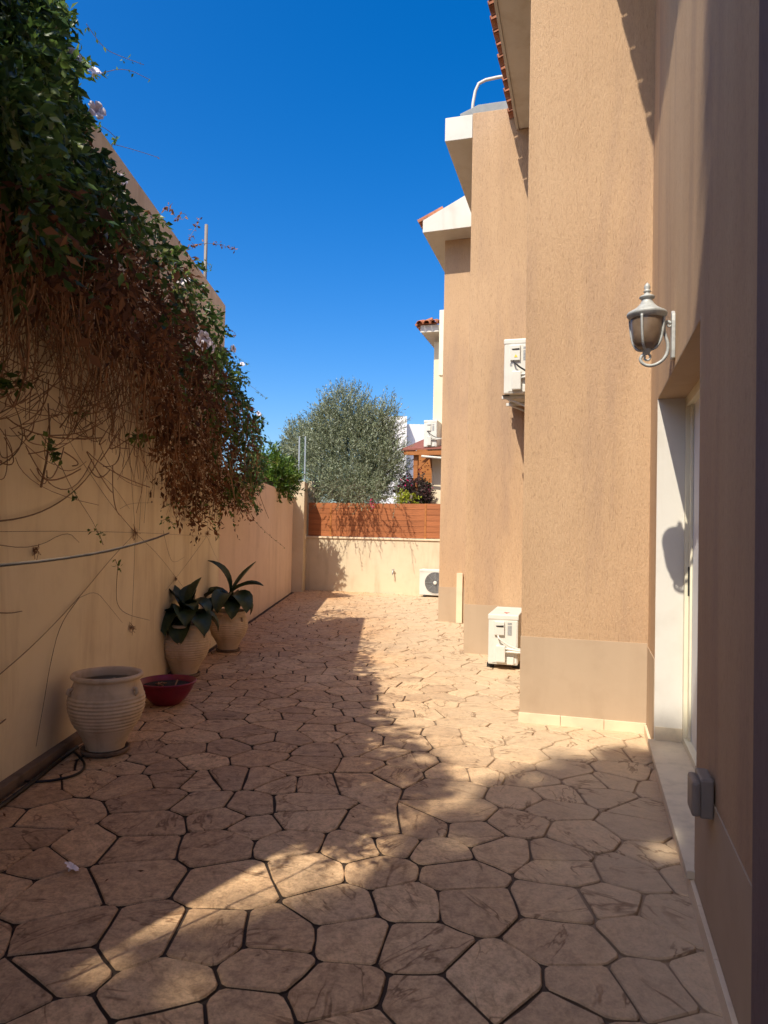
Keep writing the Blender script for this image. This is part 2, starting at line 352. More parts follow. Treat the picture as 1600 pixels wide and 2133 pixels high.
def unit(a): return a / (np.linalg.norm(a, axis=-1, keepdims=True) + 1e-9)
def leaf_mesh(name, P, D, L, W, mat, tone, off=(0, 0, 0), fold=0.25, seed=0):
    """many leaves: P base points, D growth directions, L lengths, W widths"""
    g = np.random.default_rng(seed + 5); n = len(P)
    D = unit(D); A = unit(np.cross(D, g.normal(size=(n, 3)))); N = np.cross(D, A)
    L = np.asarray(L)[:, None] if hasattr(L, '__len__') else np.full((n, 1), L)
    W = np.asarray(W)[:, None] if hasattr(W, '__len__') else np.full((n, 1), W)
    mid = P + D * L * 0.45 + N * L * fold * 0.3
    V = np.stack([P, mid + A * W * 0.5, P + D * L - N * L * fold * 0.25, mid - A * W * 0.5], 1).reshape(-1, 3) - np.array(off)
    me = bpy.data.meshes.new(name); me.vertices.add(4 * n); me.vertices.foreach_set('co', V.ravel())
    me.loops.add(6 * n); me.polygons.add(2 * n)
    b = np.arange(n)[:, None] * 4
    idx = np.concatenate([b + np.array([[0, 1, 2]]), b + np.array([[0, 2, 3]])], 1).ravel()
    me.loops.foreach_set('vertex_index', idx); me.polygons.foreach_set('loop_start', np.arange(2 * n) * 3)
    me.update(calc_edges=True)
    a = me.attributes.new('tone', 'FLOAT', 'POINT'); a.data.foreach_set('value', np.repeat(np.clip(tone, 0, 1), 4))
    me.materials.append(mat); me.validate(); return me
def sprays(bases, dirs, length, nleaf, g, spread=0.9, droop=0.0):
    """leafy shoots: returns leaf base points, directions and a per-shoot id"""
    n = len(bases); t = (np.arange(nleaf) + 0.5) / nleaf
    dirs = unit(dirs); ln = np.asarray(length).reshape(-1, 1, 1) if hasattr(length, '__len__') else length
    P = bases[:, None] + dirs[:, None] * t[None, :, None] * ln
    P[..., 2] -= droop * (t[None] ** 2) * (ln[..., 0] if hasattr(ln, 'shape') else ln)
    D = dirs[:, None] + g.normal(size=(n, nleaf, 3)) * spread
    D[..., 2] -= droop * 1.2 * t[None]
    return P.reshape(-1, 3), unit(D.reshape(-1, 3)), np.repeat(np.arange(n), nleaf)
def in_poly(px, py, poly):
    x, y = np.asarray(px), np.asarray(py); c = np.zeros(x.shape, bool); n = len(poly)
    for i in range(n):
        x0, y0 = poly[i]; x1, y1 = poly[i - 1]
        if y0 == y1: continue
        c ^= ((y0 > y) != (y1 > y)) & (x < (x1 - x0) * (y - y0) / (y1 - y0) + x0)
    return c

# ------------------------------------------------------------------ ground
WX = -1.95                                        # face of the long boundary wall
g0 = MB().add([(-1500, -1500, -0.05), (1500, -1500, -0.05), (1500, 1500, -0.05), (-1500, 1500, -0.05)], [(0, 1, 2, 3)])
single('ground', g0, M['earth'], None, None, kind='structure')
paving = Thing('paving', 'brown stamped concrete paving of irregular flagstones', None, kind='structure')
pb = MB().add([(-1.97, -3, -0.012), (3.2, -3, -0.012), (2.4, 6.0, -0.012), (2.0, 16.5, -0.012), (-1.97, 16.5, -0.012)], [(0, 1, 2, 3, 4)])
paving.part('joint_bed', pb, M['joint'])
def house_solid(u, v):
    return (u > 0.60) | ((u > -0.40) & (v > 5.40)) | ((u > -1.27) & (v > 8.12)) | ((u > -2.10) & (v > 10.72)) | (v > 14.8)
def make_paving():
    g = np.random.default_rng(4)
    pts = []
    rowh = 0.230; y = -2.6; k = 0
    while y < 16.2:
        x = -2.4 + (0.13 if k % 2 else 0.0)
        while x < 3.4:
            pts.append((x + g.uniform(-0.11, 0.11), y + g.uniform(-0.10, 0.10))); x += 0.262
        y += rowh; k += 1
    pts = np.array(pts)
    pts = pts[g.random(len(pts)) > 0.10]           # dropped seeds make the big stones
    def cell(i, gap):
        c = pts[i]; d = np.linalg.norm(pts - c, axis=1); near = np.argsort(d)[1:16]
        poly = [c + np.array(q) for q in ((-.6, -.6), (.6, -.6), (.6, .6), (-.6, .6))]
        for j in near:
            nrm = (pts[j] - c) / d[j]; lim = d[j] / 2 - gap; out = []
            sd_ = [(p - c) @ nrm - lim for p in poly]
            for a in range(len(poly)):
                p, q = poly[a], poly[(a + 1) % len(poly)]; sp, sq = sd_[a], sd_[(a + 1) % len(poly)]
                if sp <= 0: out.append(p)
                if sp * sq < 0: out.append(p + (q - p) * sp / (sp - sq))
            poly = out
            if len(poly) < 3: return None
        return poly
    for _ in range(1):
        new = pts.copy()
        for i in range(len(pts)):
            po = cell(i, 0.0)
            if po is not None: new[i] = pts[i] * 0.65 + np.mean(po, 0) * 0.35
        pts = new
    stones = []
    for i, c in enumerate(pts):
        u, v = c @ HR[:2], c @ HD[:2]
        if house_solid(np.array(u), np.array(v)) or c[0] < -2.05: continue
        poly = cell(i, g.uniform(0.0038, 0.0052))
        if poly is None: continue
        poly = [np.array([max(p[0], -1.885), p[1]]) for p in poly]
        P = []
        for a in range(len(poly)):
            p, q = poly[a], poly[(a + 1) % len(poly)]; l = np.linalg.norm(q - p)
            if l < 0.03: P.append((p + q) / 2); continue
            e = min(0.30, 0.013 / l); P += [p + (q - p) * e]
            if l > 0.10:
                nn = np.array([(q - p)[1], -(q - p)[0]]) / l; P.append((p + q) / 2 + nn * (0.001 + g.normal() * 0.0032))
            P += [q + (p - q) * e]
        P = np.array(P)[:20]
        stones.append((c, P, g.normal() * 0.0012))
    def smesh(c, P, dz, mb):
        n = len(P); cc = P.mean(0); ins = []
        for p in P:
            w = cc - p; ins.append(p + w / (np.linalg.norm(w) + 1e-6) * 0.0050)
        V = [(p[0], p[1], -0.014) for p in P] + [(p[0], p[1], -0.006 + dz) for p in P * 0.75 + np.array(ins) * 0.25] + [(p[0], p[1], dz) for p in ins]
        F = [tuple(range(2 * n, 3 * n))] + [(k * n + a, k * n + (a + 1) % n, (k + 1) * n + (a + 1) % n, (k + 1) * n + a) for k in (0, 1) for a in range(n)]
        mb.add(V, F)
    def area_px(P):
        if P[:, 1].min() < 0.9: return 0
        q = np.array([project((p[0], p[1], 0)) for p in P])
        if q[:, 0].max() < 0 or q[:, 0].min() > 1600 or q[:, 1].min() > 2133: return 0
        return 0.5 * abs(np.sum(q[:, 0] * np.roll(q[:, 1], -1) - q[:, 1] * np.roll(q[:, 0], -1)))
    order = sorted(stones, key=lambda s: -area_px(s[1]))
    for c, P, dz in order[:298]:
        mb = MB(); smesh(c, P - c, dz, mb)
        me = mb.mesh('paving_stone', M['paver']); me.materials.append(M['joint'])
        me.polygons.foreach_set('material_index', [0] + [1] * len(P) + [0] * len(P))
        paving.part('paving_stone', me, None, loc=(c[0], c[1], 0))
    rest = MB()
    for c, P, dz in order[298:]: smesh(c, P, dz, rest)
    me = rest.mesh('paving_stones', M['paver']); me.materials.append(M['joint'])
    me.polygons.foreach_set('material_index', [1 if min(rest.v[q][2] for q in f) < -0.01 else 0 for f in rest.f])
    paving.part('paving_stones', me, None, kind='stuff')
make_paving()

# ------------------------------------------------------------------ boundary walls on the left and at the end
tw = Thing('boundary_wall', 'tall cream plaster boundary wall carrying the hanging vine', 'wall', (WX, 0.7, 0))
tw.part('wall_face', MB().box((-2.20, 0.7, -0.04), (WX, 8.47, 4.03)), M['wall'], bev=0.008)
tw.part('footing', MB().box((WX, 0.7, -0.02), (-1.893, 4.62, 0.055)), M['concrete'], bev=0.006)
lw = Thing('garden_wall', 'low pinkish plaster wall between the vine wall and the end pillar', 'wall', (WX, 8.475, 0))
lw.part('wall_face', MB().box((-2.20, 8.475, -0.04), (WX - 0.003, 15.25, 2.095)), M['wall_pink'], bev=0.008)
nw = Thing('garden_wall', 'low plaster wall continuing before the tall vine wall', 'wall', (WX, -6, 0))
nw.part('wall_face', MB().box((-2.20, -6.0, -0.04), (WX - 0.003, 0.695, 2.05)), M['wall_pink'], bev=0.008)
pl = Thing('wall_pillar', 'tall cream plaster pillar where the side and end walls meet', 'pillar', (-1.95, 15.25, 0))
pl.part('shaft', MB().box((-2.16, 15.253, -0.04), (-1.715, 15.98, 2.37)), M['wall_end'], bev=0.01)
pl.part('junction_box', MB().box((-1.714, 15.50, 1.12), (-1.695, 15.58, 1.24)), M['wall'], bev=0.004)
ew = Thing('end_wall', 'pale cream plaster wall with thin coping under the wooden fence', 'wall', (-6.0, 14.72, 0), 'H')
ew.part('wall_face', MB().box((-6.05, 14.72, -0.04), (-1.4, 14.92, 1.15)), M['wall_end'])
ew.part('coping', MB().box((-6.05, 14.695, 1.152), (-1.4, 14.945, 1.19)), M['skirt'], bev=0.004)
ew.part('rear_upstand', MB().box((-6.12, 14.95, 1.0), (-5.93, 15.3, 2.42)), M['wall_end'], bev=0.006)

wf = Thing('wooden_fence', 'orange stained horizontal slat fence on top of the end wall', 'fence', (-6.0, 14.78, 1.19), 'H')
bays = [(-5.985, -5.475), (-5.435, -3.33), (-3.30, -2.2)]
for k in range(6):
    for i, (a, b) in enumerate(bays):
        w = b - a; mb = MB().box((-w / 2, -0.012, 0), (w / 2, 0.012, 0.1185))
        o = wf.part('slat', mb, M['wood'], bev=0.0015, loc=((a + b) / 2, 14.785, 1.20 + 0.1235 * k))
        o.rotation_euler = (0, random.uniform(-0.002, 0.002), 0)
wf.part('backing', MB().box((-5.98, 14.803, 1.195), (-2.2, 14.815, 1.93)), M['wood_back'])
for a in (-5.455, -3.315):
    wf.part('post', MB().box((-0.02, -0.022, 0), (0.02, 0.05, 0.745)), M['wood_post'], bev=0.003, loc=(a, 14.785, 1.192))

# ------------------------------------------------------------------ the house
hs_ = Thing('townhouse', 'tan combed stucco townhouse stepping back in three blocks with tiled eaves', 'house', (0.42, 5.0, 0), 'H')
S, PLN = M['stucco'], M['plinth']
def hbox(name, a, b, mat, bev=0.0, parent=None, label=None): return hs_.part(name, MB().box(a, b), mat, bev=bev, parent=parent, label=label)
# door wall (faces the alley), with the opening
hbox('wall', (0.42, 4.82, -0.04), (4.0, 5.34, 6.02), S)
hbox('wall', (0.42, 3.02, 2.265), (4.0, 4.82, 6.02), S)
hbox('wall', (0.42, -3.0, -0.04), (4.0, 3.02, 6.02), S)
hbox('plinth', (0.4155, -3.0, -0.03), (0.43, 3.0195, 0.50), PLN, 0.002)
hbox('plinth', (0.4165, 4.8205, -0.03), (0.43, 5.325, 0.605), PLN, 0.002)
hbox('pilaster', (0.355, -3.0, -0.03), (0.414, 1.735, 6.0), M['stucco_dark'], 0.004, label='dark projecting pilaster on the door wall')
# main block
hbox('wall', (-0.46, 5.33, -0.04), (4.0, 8.10, 5.99), S, 0.006)
hbox('plinth', (-0.463, 5.3265, -0.03), (0.4155, 5.35, 0.627), PLN, 0.002)
for i in range(3):
    a = -0.468 + i * 0.30
    hbox('skirting_tile', (a, 5.312, -0.01), (min(a + 0.297, 0.412), 5.3255, 0.072), M['skirt'], 0.002)
for i in range(24):
    v1 = 4.80 - i * 0.333 if i else 5.30
    v0 = 4.80 - (i + 1) * 0.333 + 0.003 if i else 4.803
    hbox('skirting_tile', (0.398, v0, -0.01), (0.4145, v1, 0.066), M['skirt'], 0.002)
# second block
hbox('wall', (-1.335, 8.05, -0.04), (-0.462, 11.0, 6.215), S, 0.006)
hbox('wall', (-0.462, 8.105, -0.04), (4.0, 11.0, 6.20), S)
hbox('plinth', (-1.337, 8.0465, -0.03), (-0.47, 8.07, 0.555), PLN, 0.002)
hbox('roof_slab', (-1.66, 8.053, 5.93), (-1.338, 10.9, 6.205), M['white'], 0.006)
# third block
hbox('wall', (-2.165, 10.66, -0.04), (-1.337, 15.4, 5.85), S, 0.006)
hbox('plinth', (-2.168, 10.6565, -0.03), (-1.345, 10.68, 0.525), PLN, 0.002)
g3 = MB().prism([(-2.43, 10.27, 5.835), (-1.34, 10.27, 5.865), (-1.34, 10.27, 6.55), (-1.78, 10.27, 6.34), (-2.43, 10.27, 6.02)], (0, 4.9, 0))
hs_.part('gable', g3, M['white'], bev=0.006)
tile_mb = MB()
def barrel(length, r, seg=7, taper=0.85):
    mb = MB(); V = []; F = []
    for i, (y, k) in enumerate(((0, 1.0), (length, taper))):
        for th_ in (0.0, 0.014):
            for a in range(seg):
                an = math.pi * a / (seg - 1); V.append((math.cos(an) * (r * k - th_), y, math.sin(an) * (r * k - th_)))
    s = seg
    for a in range(s - 1):
        F += [(a, a + 1, 2 * s + a + 1, 2 * s + a), (s + a + 1, s + a, 3 * s + a, 3 * s + a + 1), (a + 1, a, s + a, s + a + 1)]
    mb.add(V, F); return mb
tile_me = barrel(0.42, 0.080).mesh('roof_tile', M['tile'], smooth=True)
def tiles_along(n, start, step, rz, pitch, owner, me=tile_me, parent=None):
    for i in range(n):
        p = np.array(start) + np.array(step) * i
        o = owner.part('roof_tile', me, None, loc=p + np.array([random.uniform(-.006, .006), 0, random.uniform(-.004, .004)]), parent=parent)
        o.rotation_euler = (pitch, 0, rz + random.uniform(-0.03, 0.03))
# eaves: white box soffit, roof slope, barrel tile edge
PT = math.radians(19)
def eave(u_wall, u_edge, v0, v1, z, parent_label):
    hbox('soffit', (u_edge + 0.10, v0, z - 0.02), (u_wall + 0.3, v1, z + 0.06), M['soffit'], 0.004)
    hbox('fascia', (u_edge + 0.07, v0 - 0.002, z - 0.03), (u_edge + 0.098, v1 + 0.002, z + 0.115), M['white'], 0.003)
    r = MB().prism([(u_edge + 0.085, v0, z + 0.12), (3.9, v0, z + 0.12 + math.tan(PT) * (3.9 - u_edge)), (3.9, v0, z + 0.16 + math.tan(PT) * (3.9 - u_edge)), (u_edge + 0.085, v0, z + 0.145)], (0, v1 - v0, 0))
    hs_.part('roof_slope', r, M['tile'])
eave(-0.46, -0.905, 4.92, 8.04, 5.975, '')
eave(0.42, -0.02, -2.5, 4.90, 5.975, '')
tiles_along(17, (-0.905, 5.00, 6.085), (0, 0.186, 0), -math.pi / 2, PT, hs_)
tiles_along(39, (-0.02, -2.35, 6.085), (0, 0.186, 0), -math.pi / 2, PT, hs_)
# third block roof edge tiles
p0 = on_v(868, 455, 10.45)
for i in range(18):
    o = hs_.part('roof_tile', tile_me, None, loc=(-2.50, 10.36 + 0.186 * i, 5.995)); o.rotation_euler = (math.radians(26), 0, -math.pi / 2)
r3 = MB().prism([(-2.47, 10.32, 6.00), (-1.34, 10.32, 6.545), (-1.34, 10.32, 6.575), (-2.47, 10.32, 6.03)], (0, 4.8, 0)); hs_.part('roof_slope', r3, M['tile'])
# door
door = hs_.part('door', MB().box((0.622, 3.08, 0.11), (0.65, 4.765, 2.205)), M['shutter'], label='pale closed door panel in a cream frame')
fr = MB(); fr.box((0.585, 4.765, 0.10), (0.66, 4.8195, 2.264)); fr.box((0.585, 3.021, 0.10), (0.66, 3.08, 2.264)); fr.box((0.585, 3.081, 2.20), (0.66, 4.764, 2.264)); fr.box((0.585, 3.081, 0.10), (0.66, 4.764, 0.14))
hs_.part('door_frame', fr, M['frame'], parent=door, bev=0.002)
hs_.part('door_rail', MB().box((0.607, 4.70, 0.142), (0.621, 4.764, 2.198)), M['frame'], parent=door, bev=0.002)
hs_.part('door_handle', MB().box((0.598, 4.715, 1.02), (0.607, 4.735, 1.20)), M['black'], parent=door, bev=0.003)
hbox('door_jamb', (0.4205, 4.811, 0.10), (0.5845, 4.8199, 2.2645), M['white'])
hbox('door_jamb', (0.4205, 3.0205, 0.10), (0.5845, 3.029, 2.2645), M['white'])
hbox('door_lintel', (0.4205, 3.0295, 2.257), (0.5845, 4.8105, 2.2649), PLN)
hbox('door_jamb_base', (0.424, 4.8055, 0.101), (0.584, 4.8108, 0.185), M['stone'])
hbox('door_sill', (0.385, 3.0, 0.067), (0.68, 4.83, 0.10), M['stone'], 0.004)
# leaning board
lb = MB().box((-1.885, 10.615, -0.005), (-1.795, 10.655, 0.745)); single('leaning_board', lb, M['skirt'], 'narrow cream board standing against the plinth of the third block', 'board', (-1.84, 10.63, 0), bev=0.003, frame='H')

# roof collector with bent pipe on the second block
rc = Thing('roof_collector', 'grey metal roof collector with bent white pipe above the parapet', 'solar collector', (-1.3, 8.3, 6.22), 'H')
rc.part('casing', MB().prism([(-1.50, 8.22, 6.24), (-0.6, 8.22, 6.24), (-0.6, 8.22, 6.41), (-1.30, 8.22, 6.41), (-1.52, 8.22, 6.33)], (0, 1.1, 0)), M['steel_panel'], bev=0.006)
rc.part('glazing', MB().add([(-1.26, 8.25, 6.418), (-0.6, 8.25, 6.418), (-0.6, 9.25, 6.60), (-1.26, 9.25, 6.60)], [(0, 1, 2, 3)]), M['rubble'])
rc.part('back_frame', MB().prism([(-1.28, 8.3, 6.40), (-0.6, 8.3, 6.40), (-0.6, 9.3, 6.62), (-1.28, 9.3, 6.62)], (0, 0, -0.03)), M['steel_panel'])
pp = [(-1.40, 8.35, 6.30), (-1.385, 8.35, 6.52), (-1.36, 8.35, 6.66), (-1.32, 8.35, 6.745), (-1.24, 8.35, 6.775), (-1.1, 8.35, 6.785), (-0.6, 8.35, 6.79)]
rc.part('pipe', MB().tube(pp, 0.019, 8), M['white'], smooth=True)

# ------------------------------------------------------------------ air conditioning units
def ac_unit(label, loc, rot, w=0.74, d=0.30, h=0.50, fan=True, side=True, bracket=False, lift=0.045, group='outdoor air conditioning units', cable='white', mark=None):
    t = Thing('air_conditioner', label, 'air conditioner', loc, 'W', group, rot=rot); t.base[:] = 0
    z0 = lift
    body = t.part('casing', MB().box((-w / 2, 0, z0), (w / 2, d, z0 + h)), M['acbody'], bev=0.014)
    t.part('top_lid', MB().box((-w / 2 - 0.005, -0.005, z0 + h - 0.05), (w / 2 + 0.005, d + 0.004, z0 + h + 0.006)), M['acbody'], bev=0.012)
    # fan grille on the front
    fx = -0.10 * w; fz = z0 + h * 0.5; R = min(h * 0.43, 0.215)
    gb = MB().lathe([(R, 0), (R, 0.004), (R * 0.985, 0.006), (0, 0.006)], (0, 0, 0), 36)
    gm = MB(); gm.v = [(fx + x, -0.001 - z, fz + y) for x, y, z in gb.v]; gm.f = gb.f
    gr = t.part('fan_opening', gm, M['acdark'])
    rg = MB()
    for k in range(1, 9):
        rr = R * (0.2 + 0.1 * k)
        rg.tube([(fx + rr * math.cos(a), -0.016 - 0.014 * math.cos(rr / R * 1.4), fz + rr * math.sin(a)) for a in np.linspace(0, 2 * math.pi, 33)], 0.0032, 4, False)
    for a in np.linspace(0, 2 * math.pi, 9)[:-1]:
        rg.tube([(fx + rr * math.cos(a), -0.013 - 0.014 * math.cos(rr / R * 1.4), fz + rr * math.sin(a)) for rr in np.linspace(0.03, R, 6)], 0.003, 4, False)
    t.part('grille', rg, M['acgrey'], parent=gr)
    hb = MB().lathe([(0.001, 0.03), (0.03, 0.03), (0.038, 0.022), (0.038, 0.0)], (0, 0, 0), 20); hm = MB(); hm.v = [(fx + x, -0.012 - z, fz + y) for x, y, z in hb.v]; hm.f = hb.f
    t.part('grille_hub', hm, M['acbody'], parent=gr)
    if side:
        X = w / 2
        t.part('side_panel', MB().box((X, 0.045, z0 + 0.02), (X + 0.006, d - 0.012, z0 + h - 0.055)), M['acbody'], bev=0.003)
        hc = t.part('wiring_cover', MB().box((X + 0.006, 0.065, z0 + h * 0.60), (X + 0.030, 0.165, z0 + h - 0.065)), M['acbody'], bev=0.006)
        t.part('hand_grip', MB().prism([(X + 0.031, 0.078, z0 + h - 0.105), (X + 0.031, 0.158, z0 + h - 0.100), (X + 0.031, 0.158, z0 + h - 0.118), (X + 0.031, 0.09, z0 + h - 0.118)], (0.002, 0, 0)), M['black'], parent=hc)
        t.part('rating_label', MB().box((X + 0.006, 0.195, z0 + h * 0.60), (X + 0.0075, 0.238, z0 + h * 0.79)), M['acgrey'])
        t.part('rating_label', MB().box((X + 0.006, 0.195, z0 + h * 0.81), (X + 0.0075, 0.238, z0 + h * 0.855)), M['acgrey'])
        t.part('valve_cover', MB().box((X + 0.004, 0.085, z0 + 0.03), (X + 0.055, 0.180, z0 + h * 0.40)), M['acbody'], bev=0.012)
        t.part('valve_block', MB().box((X, 0.195, z0 + 0.01), (X + 0.025, 0.262, z0 + 0.085)), M['acbody'], bev=0.004)
        cm = M['black'] if cable == 'black' else M['acbody']
        t.part('cable', MB().tube([(X + 0.02, 0.10, z0 + h * 0.60), (X + 0.05, 0.11, z0 + h * 0.555), (X + 0.052, 0.16, z0 + h * 0.47), (X + 0.045, 0.22, z0 + h * 0.40), (X + 0.03, 0.29, z0 + h * 0.345), (X + 0.01, 0.40, z0 + h * 0.33)], 0.009, 7), cm, smooth=True)
        t.part('pipe', MB().tube([(X + 0.03, 0.17, z0 + h * 0.34), (X + 0.045, 0.23, z0 + h * 0.335), (X + 0.035, 0.30, z0 + h * 0.31), (X + 0.01, 0.42, z0 + h * 0.31)], 0.013, 7), M['acbody'], smooth=True)
        t.part('pipe', MB().tube([(X + 0.03, 0.185, z0 + h * 0.27), (X + 0.042, 0.22, z0 + h * 0.285), (X + 0.035, 0.30, z0 + h * 0.275), (X + 0.01, 0.42, z0 + h * 0.29)], 0.014, 7), M['acbody'], smooth=True)
        if mark == 'red':
            z = z0 + h + 0.007; mk = MB()
            for (cx, cy, rx, ry) in ((0, 0, .030, .014), (-.034, .018, .024, .010), (-.036, -.02, .022, .012), (.03, .004, .026, .008)):
                mk.add([(X - 0.16 + cx + rx * math.cos(a), 0.165 + cy + ry * math.sin(a), z) for a in np.linspace(0, 2 * math.pi, 11)[:-1]], [tuple(range(10))])
            t.part('red_emblem', mk, M['acred'])
        if mark == 'yellow':
            t.part('warning_triangle', MB().add([(X + 0.0325, 0.105, z0 + h * 0.655), (X + 0.0325, 0.14, z0 + h * 0.655), (X + 0.0325, 0.1225, z0 + h * 0.715)], [(0, 1, 2)]), M['yellow'], parent=hc)
            t.part('spec_sticker', MB().box((X + 0.006, 0.062, z0 + h * 0.50), (X + 0.0075, 0.085, z0 + h * 0.56)), M['acgrey'])
    for sx in (-1, 1):
        if bracket:
            t.part('bracket', MB().box((sx * w * 0.32 - 0.018, -0.03, z0 - 0.035), (sx * w * 0.32 + 0.018, 0.44, z0 - 0.004)), M['acbody'], bev=0.003)
            t.part('bracket_strut', MB().tube([(sx * w * 0.32, 0.02, z0 - 0.03), (sx * w * 0.32, 0.42, z0 - 0.20)], 0.012, 6), M['acbody'])
        for fy in (0.01, d - 0.03):
            t.part('foot', MB().box((sx * w * 0.36 - 0.03, fy - 0.03, 0.0 if not bracket else z0 - 0.004), (sx * w * 0.36 + 0.03, fy + 0.04, z0 - 0.001)), M['black'], bev=0.004)
    return t
ROTS = -(math.pi / 2 + TH)
# local +x end looks at the camera, front looks towards the boundary wall
def ac_loc(u_front, v_end, z, w): return to_w(u_front, v_end + w / 2, z)
ac_unit('white air conditioner with red emblem on its lid standing on the paving', ac_loc(-0.955, 7.26, 0, 0.74), ROTS, mark='red')
ac_unit('white air conditioner with yellow triangle on wall brackets above the standing one', ac_loc(-0.85, 7.33, 2.76, 0.70), ROTS, w=0.66, h=0.56, bracket=True, lift=0.05, cable='black', mark='yellow')
c = on_v(908, 1240, 14.45)
ac_unit('white air conditioner with round fan grille standing by the end wall', to_w(-2.90, 14.33, 0), -TH, w=0.84, h=0.52, side=False, lift=0.04)
ac_unit('white air conditioner hung above the pergola roof on the neighbouring house', to_w(-3.58, 15.62 + 0.35, 3.20), ROTS, w=0.70, h=0.60, bracket=True, lift=0.05, cable='black')

# ------------------------------------------------------------------ wall lantern
ln = Thing('wall_lantern', 'weathered grey carriage lantern with smoked glass beside the door', 'lamp', (0.42, 3.9, 2.29), 'H')
LU, LV = 0.283, 3.9
def L3(u, z, dv=0): return (u, LV + dv, z)
plate = MB().prism([(0.419, LV + a, z) for a, z in ((-.028, 2.30), (.028, 2.30), (.034, 2.34), (.034, 2.49), (.028, 2.525), (0, 2.55), (-.028, 2.525), (-.034, 2.49), (-.034, 2.34))], (-0.018, 0, 0))
ln.part('wall_plate', plate, M['lampmetal'], bev=0.004)
def scroll(cx, cz, r0, r1, a0, a1, n=22):
    return [L3(cx + (r0 + (r1 - r0) * i / (n - 1)) * math.cos(a0 + (a1 - a0) * i / (n - 1)), cz + (r0 + (r1 - r0) * i / (n - 1)) * math.sin(a0 + (a1 - a0) * i / (n - 1))) for i in range(n)]
arm = [L3(0.400, 2.485), L3(0.385, 2.497), L3(0.368, 2.485), L3(0.365, 2.46), L3(0.374, 2.42), L3(0.388, 2.38), L3(0.386, 2.335), L3(0.366, 2.297), L3(0.33, 2.273), L3(0.292, 2.268), L3(0.262, 2.283), L3(0.252, 2.305), L3(0.262, 2.327), L3(0.284, 2.335)]
def smooth_path(P, it=2):
    P = [np.array(p) for p in P]
    for _ in range(it):
        Q = [P[0]]
        for a, b in zip(P[:-1], P[1:]): Q += [a * 0.75 + b * 0.25, a * 0.25 + b * 0.75]
        P = Q + [P[-1]]
    return P
ln.part('scroll_arm', MB().tube(smooth_path(arm), 0.0085, 8), M['lampmetal'], smooth=True)
ln.part('scroll_curl', MB().tube(scroll(0.284, 2.313, 0.022, 0.008, math.pi / 2, -math.pi * 1.3), 0.006, 7), M['lampmetal'], smooth=True)
ln.part('scroll_curl', MB().tube(scroll(0.391, 2.478, 0.016, 0.006, math.pi * 0.8, -math.pi * 1.2), 0.005, 7), M['lampmetal'], smooth=True)
C0 = (LU, LV, 0)
ln.part('lamp_glass', MB().lathe([(0.018, 2.352), (0.04, 2.358), (0.062, 2.385), (0.074, 2.43), (0.080, 2.48), (0.082, 2.525)], C0, 28), M['lampglass'], smooth=True)
ln.part('base_cup', MB().lathe([(0.001, 2.330), (0.016, 2.332), (0.022, 2.345), (0.030, 2.357), (0.020, 2.362)], C0, 24), M['lampmetal'], smooth=True)
cap = [(0.078, 2.512), (0.090, 2.514), (0.092, 2.524), (0.099, 2.530), (0.101, 2.540), (0.096, 2.547), (0.080, 2.556), (0.055, 2.572), (0.036, 2.592), (0.028, 2.607), (0.026, 2.618), (0.036, 2.622), (0.040, 2.628), (0.034, 2.634), (0.020, 2.640), (0.014, 2.648), (0.013, 2.654), (0.020, 2.658), (0.014, 2.664), (0.012, 2.670), (0.016, 2.680), (0.013, 2.692), (0.006, 2.701), (0.001, 2.706)]
ln.part('cap', MB().lathe(cap, C0, 32), M['lampmetal'], smooth=True)
for k in range(4):
    a = k * math.pi / 2 + math.radians(250)
    prof = [(0.024, 2.352), (0.046, 2.356), (0.067, 2.383), (0.079, 2.43), (0.085, 2.48), (0.088, 2.520)]
    pts = [(LU + r * math.cos(a), LV + r * math.sin(a), z) for r, z in prof]
    ln.part('glass_strap', MB().tube(smooth_path(pts, 1), 0.0075, 5), M['lampmetal'], smooth=True)

# socket box
sb = Thing('socket_box', 'grey weatherproof socket box on the shaded door wall', 'socket', (0.415, 2.70, 0.47), 'H')
sb.part('back_box', MB().box((0.372, 2.585, 0.455), (0.4148, 2.72, 0.585)), M['socket'], bev=0.008)
sb.part('lid', MB().box((0.345, 2.575, 0.462), (0.373, 2.69, 0.578)), M['socket'], bev=0.010)
# garden tap on the end wall
tp = Thing('garden_tap', 'small brass garden tap on the end wall', 'tap', (-3.99, 14.72, 0.4), 'H')
tq = on_v(820, 1192, 14.70)
tp.part('spout', MB().tube(smooth_path([(tq[0], 14.72, tq[2] + 0.03), (tq[0], 14.65, tq[2] + 0.035), (tq[0], 14.62, tq[2] + 0.01), (tq[0], 14.615, tq[2] - 0.05)]), 0.013, 7), M['galv'], smooth=True)
tp.part('handle', MB().box((tq[0] - 0.03, 14.655, tq[2] + 0.05), (tq[0] + 0.03, 14.67, tq[2] + 0.065)), M['galv'])

# ------------------------------------------------------------------ pots, plants, bowl
def pot_profile(h=0.47):
    pr = [(0.001, 0.03), (0.115, 0.028), (0.125, 0.03), (0.13, 0.05)]
    base = [(0.00, 0.112), (0.04, 0.114), (0.10, 0.138), (0.20, 0.196), (0.27, 0.220), (0.33, 0.222), (0.39, 0.208), (0.43, 0.190), (0.455, 0.182)]
    zs = np.linspace(0.03, 0.43, 90); bz, br = zip(*base)
    out = [(0.001, 0.022)]
    for z in zs:
        r = np.interp(z, bz, br)
        if 0.16 < z < 0.36: r += 0.0085 * (abs(math.sin((z - 0.16) / 0.0222 * math.pi)) ** 0.7) - 0.004
        out.append((r, z))
    out += [(0.186, 0.44), (0.186, 0.448), (0.198, 0.452), (0.209, 0.460), (0.211, 0.470), (0.205, 0.481), (0.195, 0.483), (0.184, 0.476), (0.178, 0.46), (0.176, 0.43)]
    return out
